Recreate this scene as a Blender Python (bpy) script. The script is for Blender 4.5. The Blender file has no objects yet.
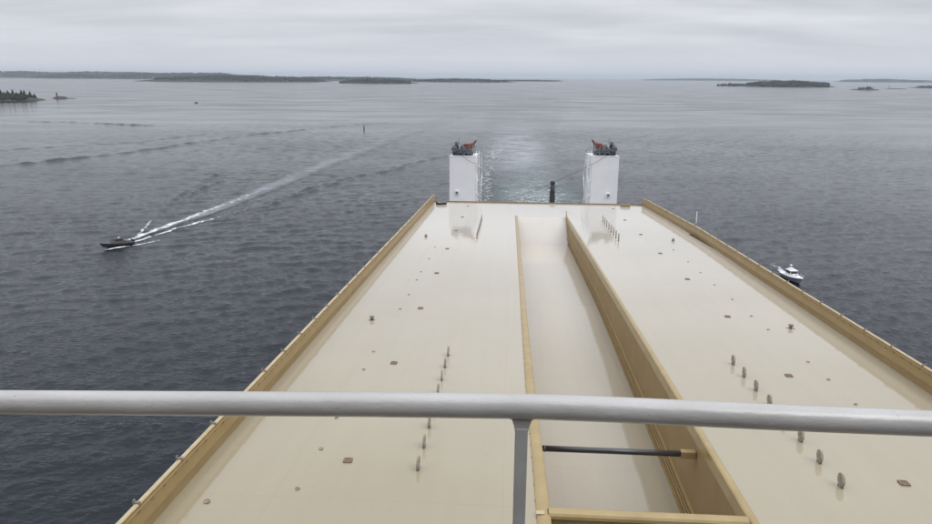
import bpy, bmesh, math, random
import numpy as np
from mathutils import Vector, Matrix, noise
rnd = random.Random(7)
SC = bpy.context.scene
WAVE_SLOPE = 0.0235
COL = SC.collection

# ------------------------------------------------------------------ camera
CAM_Z = 42.0
F_PX = 691.0
pitch = math.atan(185.0 / F_PX)
roll = math.radians(0.37)
Fv = Vector((0, math.cos(pitch), -math.sin(pitch)))
R0 = Vector((1, 0, 0)); U0 = R0.cross(Fv)
Rv = R0 * math.cos(roll) + U0 * math.sin(roll)
Uv = -R0 * math.sin(roll) + U0 * math.cos(roll)
cam_d = bpy.data.cameras.new('camera')
cam = bpy.data.objects.new('camera', cam_d); COL.objects.link(cam)
cm = Matrix((Rv, Uv, -Fv)).transposed().to_4x4(); cm.translation = (0, 0, CAM_Z)
cam.matrix_world = cm
cam_d.sensor_width = 36.0; cam_d.lens = 36.0 * F_PX / 932.0
cam_d.clip_start = 0.05; cam_d.clip_end = 120000
SC.camera = cam

# ------------------------------------------------------------------ sky, sun, exposure
SUN_EL, SUN_AZ = math.radians(52), math.radians(128)      # azimuth clockwise from +Y (behind and to the right)
w = bpy.data.worlds.new('World'); SC.world = w; w.use_nodes = True
nt = w.node_tree; nt.nodes.clear()
def N_(t, **k):
    n = nt.nodes.new(t)
    for a, v in k.items(): setattr(n, a, v)
    return n
out = N_('ShaderNodeOutputWorld'); bg = N_('ShaderNodeBackground'); bg.inputs['Strength'].default_value = 0.1
sky = N_('ShaderNodeTexSky', sky_type='NISHITA', sun_disc=False)
sky.sun_elevation = SUN_EL; sky.sun_rotation = SUN_AZ; sky.air_density = 1.5; sky.dust_density = 3.0
tc = N_('ShaderNodeTexCoord'); sep = N_('ShaderNodeSeparateXYZ'); nt.links.new(tc.outputs['Generated'], sep.inputs[0])
# the cloud deck is a flat layer: project the direction on it, softened near the horizon
def M_(op, a, b=None, c=None, clamp=False):
    n = N_('ShaderNodeMath', operation=op, use_clamp=clamp)
    for i, v in enumerate((a, b, c)):
        if v is None: continue
        if isinstance(v, (int, float)): n.inputs[i].default_value = v
        else: nt.links.new(v, n.inputs[i])
    return n.outputs[0]
zz = M_('ADD', M_('MAXIMUM', sep.outputs['Z'], 0.0), 0.12)
comb = N_('ShaderNodeCombineXYZ')
nt.links.new(M_('DIVIDE', sep.outputs['X'], zz), comb.inputs[0])
nt.links.new(M_('DIVIDE', sep.outputs['Y'], zz), comb.inputs[1])
n1 = N_('ShaderNodeTexNoise'); n1.inputs['Scale'].default_value = 0.62; n1.inputs['Detail'].default_value = 6; n1.inputs['Roughness'].default_value = 0.52; n1.inputs['Distortion'].default_value = 0.3
mp = N_('ShaderNodeMapping'); mp.inputs['Location'].default_value = (3.1, 7.7, 0); mp.inputs['Scale'].default_value = (0.8, 1.5, 1)
nt.links.new(comb.outputs[0], mp.inputs[0]); nt.links.new(mp.outputs[0], n1.inputs['Vector'])
cr = N_('ShaderNodeValToRGB'); nt.links.new(n1.outputs['Fac'], cr.inputs[0])
cr.color_ramp.elements[0].position = 0.36; cr.color_ramp.elements[0].color = (0.56, 0.58, 0.635, 1)
cr.color_ramp.elements[1].position = 0.62; cr.color_ramp.elements[1].color = (0.74, 0.755, 0.805, 1)
# towards the horizon the deck merges into an even pale veil, towards the zenith it is brighter
hz = M_('MULTIPLY', sep.outputs['Z'], 14.0, clamp=True)
mixh = N_('ShaderNodeMix', data_type='RGBA'); nt.links.new(hz, mixh.inputs[0])
mixh.inputs[6].default_value = (0.665, 0.69, 0.75, 1); nt.links.new(cr.outputs[0], mixh.inputs[7])
zen = M_('MULTIPLY_ADD', M_('POWER', M_('MAXIMUM', sep.outputs['Z'], 0.0), 3.0), 2.1, 1.05)
sc_ = N_('ShaderNodeVectorMath', operation='SCALE'); nt.links.new(mixh.outputs[2], sc_.inputs[0]); nt.links.new(M_('MULTIPLY', zen, 10.0), sc_.inputs['Scale'])
mix = N_('ShaderNodeMix', data_type='RGBA'); mix.inputs[0].default_value = 0.96
nt.links.new(sky.outputs[0], mix.inputs[6]); nt.links.new(sc_.outputs[0], mix.inputs[7])
nt.links.new(mix.outputs[2], bg.inputs['Color']); nt.links.new(bg.outputs[0], out.inputs[0])

sd = bpy.data.lights.new('sun', 'SUN'); sun = bpy.data.objects.new('sun', sd); COL.objects.link(sun)
sd.energy = 0.65; sd.angle = math.radians(30); sd.color = (1.0, 0.97, 0.92)
sdir = Vector((math.cos(SUN_EL) * math.sin(SUN_AZ), math.cos(SUN_EL) * math.cos(SUN_AZ), math.sin(SUN_EL)))
sun.rotation_euler = sdir.to_track_quat('Z', 'Y').to_euler(); sun.location = (0, 0, 300)
SC.view_settings.view_transform = 'Standard'; SC.view_settings.look = 'None'
SC.view_settings.gamma = 1.0; SC.view_settings.exposure = 0.0; SC.view_settings.use_curve_mapping = False

# ------------------------------------------------------------------ materials
def mat(name, col, rough=0.5, metal=0.0, spec=0.5, var=0.0, vscale=2.0, col2=None, bump=0.0, bscale=8.0, coat=0.0, crough=0.1, thr=(0.35, 0.7)):
    m = bpy.data.materials.new(name); m.use_nodes = True
    t = m.node_tree; b = t.nodes['Principled BSDF']
    b.inputs['Base Color'].default_value = (*col, 1); b.inputs['Roughness'].default_value = rough
    b.inputs['Metallic'].default_value = metal; b.inputs['Specular IOR Level'].default_value = spec
    b.inputs['Coat Weight'].default_value = coat; b.inputs['Coat Roughness'].default_value = crough
    c = t.nodes.new('ShaderNodeTexCoord')
    if var or col2:
        n = t.nodes.new('ShaderNodeTexNoise'); n.inputs['Scale'].default_value = vscale; n.inputs['Detail'].default_value = 7; n.inputs['Roughness'].default_value = 0.62
        t.links.new(c.outputs['Object'], n.inputs['Vector'])
        r = t.nodes.new('ShaderNodeValToRGB'); t.links.new(n.outputs['Fac'], r.inputs[0])
        c2 = col2 if col2 else tuple(x * (1 - var) for x in col)
        r.color_ramp.elements[0].position = thr[0]; r.color_ramp.elements[0].color = (*c2, 1)
        r.color_ramp.elements[1].position = thr[1]; r.color_ramp.elements[1].color = (*col, 1)
        t.links.new(r.outputs[0], b.inputs['Base Color'])
    if bump:
        n = t.nodes.new('ShaderNodeTexNoise'); n.inputs['Scale'].default_value = bscale; n.inputs['Detail'].default_value = 5
        t.links.new(c.outputs['Object'], n.inputs['Vector'])
        bp = t.nodes.new('ShaderNodeBump'); bp.inputs['Distance'].default_value = bump; bp.inputs['Strength'].default_value = 1
        t.links.new(n.outputs['Fac'], bp.inputs['Height']); t.links.new(bp.outputs[0], b.inputs['Normal'])
    return m

def water_mat(name, amp=1.0, base=(0.0004, 0.0052, 0.0105), alpha=False, streak=0):
    m = bpy.data.materials.new(name); m.use_nodes = True
    t = m.node_tree; b = t.nodes['Principled BSDF']; L = t.links.new
    b.inputs['Base Color'].default_value = (*base, 1); b.inputs['IOR'].default_value = 1.33
    geo = t.nodes.new('ShaderNodeNewGeometry')
    ln = t.nodes.new('ShaderNodeVectorMath'); ln.operation = 'LENGTH'; L(geo.outputs['Position'], ln.inputs[0])
    def mr_(src, a, b_, c, d, smooth=True):
        n = t.nodes.new('ShaderNodeMapRange'); n.interpolation_type = 'SMOOTHSTEP' if smooth else 'LINEAR'; L(src, n.inputs[0])
        for i, v in enumerate((a, b_, c, d)): n.inputs[i + 1].default_value = v
        return n.outputs[0]
    acc = None
    for sx, sy, rot, s, d, a in ((1.0, 1.7, 10, 0.85, 5, 0.28), (1, 1.3, -20, 3.0, 3, 0.07)):
        mp = t.nodes.new('ShaderNodeMapping'); mp.inputs['Scale'].default_value = (sx, sy, 1); mp.inputs['Rotation'].default_value = (0, 0, math.radians(rot))
        L(geo.outputs['Position'], mp.inputs[0])
        n = t.nodes.new('ShaderNodeTexNoise'); n.inputs['Scale'].default_value = s; n.inputs['Detail'].default_value = d; n.inputs['Roughness'].default_value = 0.5; n.inputs['Distortion'].default_value = 0.4
        L(mp.outputs[0], n.inputs['Vector'])
        q = t.nodes.new('ShaderNodeMath'); q.operation = 'MULTIPLY'; L(n.outputs['Fac'], q.inputs[0]); q.inputs[1].default_value = a * amp
        if acc is None: acc = q.outputs[0]
        else:
            s_ = t.nodes.new('ShaderNodeMath'); s_.operation = 'ADD'; L(acc, s_.inputs[0]); L(q.outputs[0], s_.inputs[1]); acc = s_.outputs[0]
    # cat's paws: streaks of rougher and calmer water
    mp = t.nodes.new('ShaderNodeMapping'); mp.inputs['Scale'].default_value = (0.006, 0.013, 1); mp.inputs['Rotation'].default_value = (0, 0, 0.12)
    L(geo.outputs['Position'], mp.inputs[0])
    n = t.nodes.new('ShaderNodeTexNoise'); n.inputs['Scale'].default_value = 1; n.inputs['Detail'].default_value = 7; n.inputs['Roughness'].default_value = 0.62; L(mp.outputs[0], n.inputs['Vector'])
    paw = mr_(n.outputs['Fac'], 0.32, 0.68, 0.72, 1.3)
    # ripples too small for the mesh widen the reflection where the mesh grows coarse
    ro = t.nodes.new('ShaderNodeMath'); ro.operation = 'MULTIPLY'; L(mr_(ln.outputs['Value'], 200, 1100, 0.06, 0.17), ro.inputs[0]); L(paw, ro.inputs[1]); L(ro.outputs[0], b.inputs['Roughness'])
    st = t.nodes.new('ShaderNodeMath'); st.operation = 'MULTIPLY'; L(mr_(ln.outputs['Value'], 100, 900, 1.0, 0.0), st.inputs[0]); L(paw, st.inputs[1])
    bp = t.nodes.new('ShaderNodeBump'); bp.inputs['Distance'].default_value = 1.0
    L(st.outputs[0], bp.inputs['Strength']); L(acc, bp.inputs['Height']); L(bp.outputs[0], b.inputs['Normal'])
    if alpha: mask(t, b, streak)
    return m

def mask(t, shader, streak):
    """alpha from the ribbon's own attributes: 'across' 0..1, 'fade' 0..1; streak breaks it up into foam"""
    L = t.links.new
    aa = t.nodes.new('ShaderNodeAttribute'); aa.attribute_name = 'rib'   # x: metres along, y: across -1..1, z: fade
    sp = t.nodes.new('ShaderNodeSeparateXYZ'); L(aa.outputs['Vector'], sp.inputs[0])
    def m_(op, a, b=None, clamp=False):
        n = t.nodes.new('ShaderNodeMath'); n.operation = op; n.use_clamp = clamp
        for i, v in enumerate((a, b)):
            if v is None: continue
            if isinstance(v, (int, float)): n.inputs[i].default_value = v
            else: L(v, n.inputs[i])
        return n.outputs[0]
    edge = m_('SUBTRACT', 1.0, m_('MULTIPLY', sp.outputs[1], sp.outputs[1]))     # 1 in the middle, 0 at the edges
    val = m_('MULTIPLY', edge, sp.outputs[2])
    g = t.nodes.new('ShaderNodeNewGeometry'); n = t.nodes.new('ShaderNodeTexNoise')
    n.inputs['Detail'].default_value = 6; n.inputs['Roughness'].default_value = 0.65
    if streak:
        n.inputs['Scale'].default_value = streak; n.inputs['Distortion'].default_value = 0.8
        mp = t.nodes.new('ShaderNodeMapping'); mp.inputs['Scale'].default_value = (1, 0.6, 1); L(g.outputs['Position'], mp.inputs[0]); L(mp.outputs[0], n.inputs['Vector'])
        a = m_('MULTIPLY', m_('SUBTRACT', m_('ADD', m_('MULTIPLY', val, 0.8), m_('MULTIPLY', n.outputs['Fac'], 2.2)), 1.5), 1.7, True)
    else:
        n.inputs['Scale'].default_value = 0.07; mp = t.nodes.new('ShaderNodeMapping'); mp.inputs['Scale'].default_value = (0.7, 1, 1); mp.inputs['Rotation'].default_value = (0, 0, 0.5); L(g.outputs['Position'], mp.inputs[0]); L(mp.outputs[0], n.inputs['Vector'])
        a = m_('MULTIPLY', val, m_('SUBTRACT', m_('MULTIPLY', n.outputs['Fac'], 3.0), 0.35), True)
    L(a, shader.inputs['Alpha'])

def foam_mat(name, col, streak):
    m = bpy.data.materials.new(name); m.use_nodes = True; t = m.node_tree; b = t.nodes['Principled BSDF']
    b.inputs['Base Color'].default_value = (*col, 1); b.inputs['Roughness'].default_value = 0.6
    mask(t, b, streak); return m

def deck_mat(name, wet=True):
    m = bpy.data.materials.new(name); m.use_nodes = True; t = m.node_tree; b = t.nodes['Principled BSDF']; L = t.links.new
    c = t.nodes.new('ShaderNodeTexCoord')
    def noise_(scale, det, sc=(1, 1, 1), rough=0.55):
        mp = t.nodes.new('ShaderNodeMapping'); mp.inputs['Scale'].default_value = sc; L(c.outputs['Object'], mp.inputs[0])
        n = t.nodes.new('ShaderNodeTexNoise'); n.inputs['Scale'].default_value = scale; n.inputs['Detail'].default_value = det; n.inputs['Roughness'].default_value = rough
        L(mp.outputs[0], n.inputs['Vector']); return n.outputs['Fac']
    def ramp(src, p0, c0, p1, c1):
        r = t.nodes.new('ShaderNodeValToRGB'); L(src, r.inputs[0]); e = r.color_ramp.elements
        e[0].position = p0; e[0].color = (*c0, 1); e[1].position = p1; e[1].color = (*c1, 1); return r.outputs[0]
    def mul(a, b_, f=1.0):
        n = t.nodes.new('ShaderNodeMix'); n.data_type = 'RGBA'; n.blend_type = 'MULTIPLY'; n.inputs[0].default_value = f; L(a, n.inputs[6]); L(b_, n.inputs[7]); return n.outputs[2]
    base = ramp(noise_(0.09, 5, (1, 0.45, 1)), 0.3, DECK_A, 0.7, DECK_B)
    streak = ramp(noise_(0.5, 6, (3.0, 0.12, 1), 0.6), 0.36, (0.98, 0.976, 0.968), 0.56, (1, 1, 1))
    grime = ramp(noise_(5.0, 8, (1, 1, 1), 0.7), 0.28, (0.90, 0.87, 0.82), 0.42, (1, 1, 1))
    specks = ramp(noise_(16.0, 3, (1, 1, 1), 0.5), 0.25, (0.55, 0.47, 0.38), 0.275, (1, 1, 1))
    # plate seams
    br = t.nodes.new('ShaderNodeTexBrick'); br.inputs['Scale'].default_value = 1; br.inputs['Brick Width'].default_value = 7.8; br.inputs['Row Height'].default_value = 10.4
    br.inputs['Mortar Size'].default_value = 0.02; br.inputs['Mortar Smooth'].default_value = 0.4; br.inputs['Bias'].default_value = 0; br.offset = 0.0
    br.inputs['Color1'].default_value = (1, 1, 1, 1); br.inputs['Color2'].default_value = (0.985, 0.985, 0.98, 1); br.inputs['Mortar'].default_value = (0.945, 0.93, 0.90, 1)
    L(c.outputs['Object'], br.inputs['Vector'])
    # brighter light towards the stern is painted into the base colour
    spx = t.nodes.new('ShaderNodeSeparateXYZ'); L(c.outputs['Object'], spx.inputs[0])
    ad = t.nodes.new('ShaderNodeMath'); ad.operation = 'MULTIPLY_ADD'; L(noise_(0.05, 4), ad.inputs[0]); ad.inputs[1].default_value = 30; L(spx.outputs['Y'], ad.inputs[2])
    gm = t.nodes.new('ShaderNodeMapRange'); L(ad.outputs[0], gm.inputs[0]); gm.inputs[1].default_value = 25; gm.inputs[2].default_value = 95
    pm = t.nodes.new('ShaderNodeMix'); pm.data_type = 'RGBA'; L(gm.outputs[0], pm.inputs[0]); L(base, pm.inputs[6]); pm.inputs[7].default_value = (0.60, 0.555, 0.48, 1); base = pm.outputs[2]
    L(mul(mul(mul(mul(base, streak), grime, 0.8), specks, 0.8), br.outputs['Color']), b.inputs['Base Color'])
    b.inputs['Roughness'].default_value = 0.6; b.inputs['Specular IOR Level'].default_value = 0.1
    b.inputs['Coat Weight'].default_value = 1.0; b.inputs['Coat IOR'].default_value = 1.8
    rr = t.nodes.new('ShaderNodeMapRange'); L(noise_(0.7, 5), rr.inputs[0]); rr.inputs[1].default_value = 0.3; rr.inputs[2].default_value = 0.7
    rr.inputs[3].default_value = 0.025; rr.inputs[4].default_value = 0.07; L(rr.outputs[0], b.inputs['Coat Roughness'])
    bp = t.nodes.new('ShaderNodeBump'); bp.inputs['Distance'].default_value = 0.006
    L(noise_(0.8, 3), bp.inputs['Height']); L(bp.outputs[0], b.inputs['Coat Normal'])
    return m

def rail_mat():
    m = mat('worn_silver_grey_paint', (0.52, 0.51, 0.495), 0.30, spec=0.8, coat=0.6, crough=0.22); t = m.node_tree; b = t.nodes['Principled BSDF']; L = t.links.new
    c = t.nodes.new('ShaderNodeTexCoord')
    def nz(scale, det, sc=(1, 1, 1), r=0.6):
        mp = t.nodes.new('ShaderNodeMapping'); mp.inputs['Scale'].default_value = sc; L(c.outputs['Object'], mp.inputs[0])
        n = t.nodes.new('ShaderNodeTexNoise'); n.inputs['Scale'].default_value = scale; n.inputs['Detail'].default_value = det; n.inputs['Roughness'].default_value = r
        L(mp.outputs[0], n.inputs['Vector']); return n.outputs['Fac']
    def rp(src, p0, c0, p1, c1):
        r = t.nodes.new('ShaderNodeValToRGB'); L(src, r.inputs[0]); e = r.color_ramp.elements; e[0].position = p0; e[0].color = (*c0, 1); e[1].position = p1; e[1].color = (*c1, 1); return r.outputs[0]
    def mx(a, d):
        n = t.nodes.new('ShaderNodeMix'); n.data_type = 'RGBA'; n.blend_type = 'MULTIPLY'; n.inputs[0].default_value = 1; L(a, n.inputs[6]); L(d, n.inputs[7]); return n.outputs[2]
    col = rp(nz(14, 6, (0.35, 1, 1)), 0.35, (0.43, 0.42, 0.40), 0.65, (0.52, 0.51, 0.495))
    col = mx(col, rp(nz(70, 3), 0.24, (0.38, 0.30, 0.22), 0.28, (1, 1, 1)))
    col = mx(col, rp(nz(260, 2), 0.30, (0.93, 0.92, 0.91), 0.48, (1, 1, 1)))
    L(col, b.inputs['Base Color'])
    h = t.nodes.new('ShaderNodeMath'); h.operation = 'ADD'; L(nz(45, 5, (0.5, 1, 1)), h.inputs[0])
    h2 = t.nodes.new('ShaderNodeMath'); h2.operation = 'MULTIPLY'; L(nz(180, 3, (0.25, 1, 1)), h2.inputs[0]); h2.inputs[1].default_value = 0.35; L(h2.outputs[0], h.inputs[1])
    bp = t.nodes.new('ShaderNodeBump'); bp.inputs['Distance'].default_value = 0.0013; L(h.outputs[0], bp.inputs['Height']); L(bp.outputs[0], b.inputs['Normal'])
    return m

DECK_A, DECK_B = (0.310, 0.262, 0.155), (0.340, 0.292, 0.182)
M = dict(
    water=water_mat('sea_water'),
    chop=water_mat('choppy_crest_water', 2.4, alpha=True, streak=0.22),
    slick=water_mat('slick_water', 0.3, (0.21, 0.235, 0.26), alpha=True),
    churn=water_mat('churned_green_water', 1.1, (0.10, 0.145, 0.14), alpha=True),
    foam=foam_mat('white_foam', (0.86, 0.88, 0.90), 0.8),
    thinfoam=foam_mat('thin_foam', (0.55, 0.61, 0.61), 0.45),
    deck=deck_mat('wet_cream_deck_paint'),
    tan=mat('tan_paint', (0.37, 0.262, 0.115), 0.5, col2=(0.32, 0.22, 0.09), spec=0.3, vscale=0.8, bump=0.003, bscale=3, coat=0.2, crough=0.15),
    tan_dark=mat('shaded_well_paint', (0.35, 0.255, 0.13), 0.55, col2=(0.31, 0.222, 0.11), vscale=0.6, bump=0.004, bscale=1.5, coat=0.03, spec=0.1, crough=0.12),
    tan_light=mat('weathered_cap_paint', (0.50, 0.41, 0.25), 0.45, col2=(0.40, 0.30, 0.15), vscale=3.0, thr=(0.3, 0.5), coat=0.3),
    rim=mat('rim_paint', (0.41, 0.305, 0.135), 0.45, col2=(0.34, 0.245, 0.10), vscale=1.3, bump=0.002, bscale=5, coat=0.4, crough=0.15),
    rust=mat('rusty_steel', (0.16, 0.085, 0.045), 0.8, col2=(0.28, 0.22, 0.16), vscale=9),
    rustlid=mat('brown_lid_paint', (0.20, 0.14, 0.085), 0.8, col2=(0.13, 0.10, 0.08), vscale=7),
    steel=mat('weathered_steel', (0.26, 0.25, 0.22), 0.6, col2=(0.16, 0.13, 0.10), vscale=12, thr=(0.4, 0.6)),
    knob=mat('brown_bracket_paint', (0.24, 0.18, 0.13), 0.7, col2=(0.20, 0.19, 0.19), vscale=4),
    endwhite=mat('fresh_white_plate_paint', (0.62, 0.595, 0.55), 0.5, col2=(0.59, 0.56, 0.51), vscale=0.4),
    disc=mat('pad_eye_paint', (0.36, 0.33, 0.27), 0.55, col2=(0.24, 0.19, 0.14), vscale=6, thr=(0.35, 0.6)),
    white=mat('white_paint', (0.80, 0.80, 0.81), 0.4, col2=(0.75, 0.75, 0.755), vscale=0.6, coat=0.2),
    brightwhite=mat('bright_white_paint', (0.82, 0.83, 0.84), 0.35),
    boatgrey=mat('grey_hull_paint', (0.30, 0.34, 0.38), 0.35),
    drab=mat('drab_hull_paint', (0.085, 0.082, 0.08), 0.55, col2=(0.05, 0.05, 0.055), vscale=0.9),
    drab2=mat('drab_deck_paint', (0.13, 0.12, 0.115), 0.7, col2=(0.09, 0.085, 0.08), vscale=2),
    black=mat('sooty_black_paint', (0.022, 0.024, 0.026), 0.5, col2=(0.05, 0.05, 0.05), vscale=3),
    glass=mat('dark_window_glass', (0.01, 0.012, 0.016), 0.05),
    pipe_grey=mat('dull_grey_metal', (0.20, 0.22, 0.24), 0.4, col2=(0.11, 0.12, 0.14), vscale=3),
    red=mat('red_orange_paint', (0.34, 0.11, 0.075), 0.5, col2=(0.10, 0.03, 0.025), vscale=2.6, thr=(0.4, 0.6)),
    barblk=mat('dark_grey_gloss_paint', (0.035, 0.037, 0.040), 0.3, coat=0.6, crough=0.1),
    rail=rail_mat(),
    post=mat('grey_post_paint', (0.44, 0.435, 0.425), 0.5, col2=(0.38, 0.375, 0.36), vscale=20, bump=0.0005, bscale=90),
    rock=mat('grey_pink_granite', (0.10, 0.085, 0.08), 0.85, col2=(0.05, 0.047, 0.047), vscale=0.12),
    forest_floor=mat('dark_forest_floor', (0.025, 0.028, 0.025), 0.95, col2=(0.035, 0.036, 0.033), vscale=0.02),
    needles=mat('spruce_needles', (0.022, 0.027, 0.022), 0.9, col2=(0.036, 0.042, 0.032), vscale=0.5),
    needles2=mat('pine_needles', (0.042, 0.055, 0.034), 0.9, col2=(0.028, 0.036, 0.024), vscale=0.5),
    bark=mat('bark', (0.10, 0.075, 0.055), 0.9),
    green=mat('green_mark_paint', (0.03, 0.30, 0.11), 0.5),
    walk=mat('dark_walkway_paint', (0.10, 0.085, 0.07), 0.7, var=0.3, vscale=3),
    housegrey=mat('house_front_paint', (0.42, 0.415, 0.40), 0.5, var=0.1, vscale=0.3),
    hull=mat('ship_side_paint', (0.50, 0.50, 0.48), 0.4, var=0.1, vscale=0.2),
    redmark=mat('red_mark_paint', (0.15, 0.06, 0.045), 0.6),
)

# ------------------------------------------------------------------ mesh helpers
class MB:
    def __init__(s): s.v = []; s.f = []; s.sm = []
    def add(s, vs, fs, smooth=False):
        o = len(s.v); s.v += [tuple(v) for v in vs]; s.f += [tuple(i + o for i in f) for f in fs]; s.sm += [smooth] * len(fs); return s
    def box(s, x0, x1, y0, y1, z0, z1, bev=0.0):
        if bev <= 0:
            vs = [(x, y, z) for z in (z0, z1) for y in (y0, y1) for x in (x0, x1)]
            return s.add(vs, [(0, 2, 3, 1), (4, 5, 7, 6), (0, 1, 5, 4), (2, 6, 7, 3), (0, 4, 6, 2), (1, 3, 7, 5)])
        b = bmesh.new(); bmesh.ops.create_cube(b, size=1)
        for v in b.verts: v.co = Vector(((x0 + x1) / 2 + v.co.x * (x1 - x0), (y0 + y1) / 2 + v.co.y * (y1 - y0), (z0 + z1) / 2 + v.co.z * (z1 - z0)))
        bmesh.ops.bevel(b, geom=b.edges[:], offset=bev, segments=2, affect='EDGES', profile=0.5)
        b.verts.index_update(); s.add([v.co[:] for v in b.verts], [[v.index for v in f.verts] for f in b.faces]); b.free(); return s
    def prism(s, poly, axis, a, b, smooth=False):
        """closed 2D polygon extruded along axis from a to b"""
        def P(u, v, w): return {'x': (w, u, v), 'y': (u, w, v), 'z': (u, v, w)}[axis]
        n = len(poly); vs = [P(u, v, a) for u, v in poly] + [P(u, v, b) for u, v in poly]
        return s.add(vs, [tuple(range(n))[::-1], tuple(range(n, 2 * n))] + [(i, (i + 1) % n, n + (i + 1) % n, n + i) for i in range(n)], smooth)
    def tube(s, pts, r, seg=10, cap=True, smooth=True):
        pts = [Vector(p) for p in pts]; rs = r if isinstance(r, (list, tuple)) else [r] * len(pts); vs = []; fs = []
        up = None
        for i, p in enumerate(pts):
            d = (pts[min(i + 1, len(pts) - 1)] - pts[max(i - 1, 0)]).normalized()
            if up is None: up = Vector((0, 0, 1)) if abs(d.z) < 0.9 else Vector((1, 0, 0))
            a = d.cross(up).normalized(); up = a.cross(d).normalized()
            for k in range(seg):
                t = 2 * math.pi * k / seg; vs.append(p + (a * math.cos(t) + up * math.sin(t)) * rs[i])
        for i in range(len(pts) - 1):
            for k in range(seg): fs.append((i * seg + k, i * seg + (k + 1) % seg, (i + 1) * seg + (k + 1) % seg, (i + 1) * seg + k))
        s.add(vs, fs, smooth)
        if cap: s.add(vs[:seg], [tuple(range(seg))[::-1]]); s.add(vs[-seg:], [tuple(range(seg))])
        return s
    def sweep(s, path, prof, smooth=False, cap=True):
        """profile (dx, dz) points, closed, moved along path of (x, y, z, width_scale)"""
        n = len(prof); vs = []
        for x, y, z, k in path: vs += [(x + u * k, y, z + v) for u, v in prof]
        fs = [(i * n + j, i * n + (j + 1) % n, (i + 1) * n + (j + 1) % n, (i + 1) * n + j) for i in range(len(path) - 1) for j in range(n)]
        s.add(vs, fs, smooth)
        if cap: s.add(vs[:n], [tuple(range(n))[::-1]]); s.add(vs[-n:], [tuple(range(n))])
        return s
    def mesh(s, name, m, recalc=True):
        me = bpy.data.meshes.new(name); me.from_pydata([tuple(v) for v in s.v], [], s.f)
        me.polygons.foreach_set('use_smooth', s.sm)
        if recalc:
            b = bmesh.new(); b.from_mesh(me); bmesh.ops.remove_doubles(b, verts=b.verts[:], dist=1e-5); bmesh.ops.recalc_face_normals(b, faces=b.faces[:]); b.to_mesh(me); b.free()
        me.materials.append(m); me.update(); return me
    def obj(s, name, m, parent=None, recalc=True):
        return link(name, s.mesh(name, m, recalc), parent)
def link(name, me, parent=None):
    o = bpy.data.objects.new(name, me); COL.objects.link(o)
    if parent: o.parent = parent
    return o
def tag(o, label=None, cat=None, group=None, kind=None):
    if label: o['label'] = label
    if cat: o['category'] = cat
    if group: o['group'] = group
    if kind: o['kind'] = kind
    return o
def thing(name, label, cat, group=None):
    return tag(link(name, None), label, cat, group)
def copy_tree(o, parent=None):
    c = o.copy(); COL.objects.link(c)
    if parent: c.parent = parent
    for ch in list(o.children): copy_tree(ch, c)
    return c

# ship frame: s to the right, l aft (away from the camera), n up from the roof deck; the ship is trimmed by the stern
Lx = Vector((0.06357751, 0.99678841, -0.04869061)).normalized()
Sx = Lx.cross(Vector((0, 0, 1))).normalized(); Nx = Sx.cross(Lx)
SO = Vector((0, 0, CAM_Z)) - 12.8 * Nx
SR = Matrix((Sx, Lx, Nx)).transposed()
def ship(o, s=0.0, l=0.0, n=0.0, rz=0.0):
    m = (SR @ Matrix.Rotation(rz, 3, 'Z')).to_4x4(); m.translation = SO + s * Sx + l * Lx + n * Nx
    o.matrix_world = m; return o
def ground(o, x, y, z=0.0, rz=0.0, sc=1.0):
    o.location = (x, y, z); o.rotation_euler = (0, 0, rz); o.scale = (sc, sc, sc); return o

# ------------------------------------------------------------------ sea
WS = 42000
# wind sea: many short waves, crests sharpened; real relief on a mesh that is fine round the ship and coarser away from it
_wr = random.Random(21)
WAVES = []
for _ in range(72):
    lam = 1.15 * (9.0 / 1.15) ** (_wr.random() ** 1.25); th = math.radians(-90 + _wr.gauss(0, 40)); k = 2 * math.pi / lam
    WAVES.append((lam, k * math.cos(th), k * math.sin(th), _wr.random() * 6.283, WAVE_SLOPE / k))
CRESTS = [  # (points x, y), half width, height : old wakes running through the chop
    ([(-330, 250), (-220, 326), (-201, 361), (-183, 415), (-163, 503), (-117, 600), (-60, 690)], 2.2, .5),
    ([(-318, 262), (-212, 340), (-193, 376), (-175, 430), (-152, 520)], 1.8, .3),
    ([(-79, 196), (-74, 212), (-68, 235), (-59.7, 269), (-44, 309), (-24, 355), (0, 410)], 1.4, .5),
    ([(-73, 206), (-64, 240), (-54, 275), (-38, 315), (-16, 362)], 1.2, .38),
    ([(-94, 206), (-97, 215), (-104, 250), (-108, 285), (-112, 320)], 1.2, .42),
    ([(-97, 226), (-102, 262), (-101, 292)], 1.2, .40),
    ([(-420, 640), (-371, 642), (-320, 620), (-292, 609), (-250, 600)], 3.5, .7),
    ([(-391, 408), (-267, 398), (-215, 450), (-180, 560)], 2.2, .35)]
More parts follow.
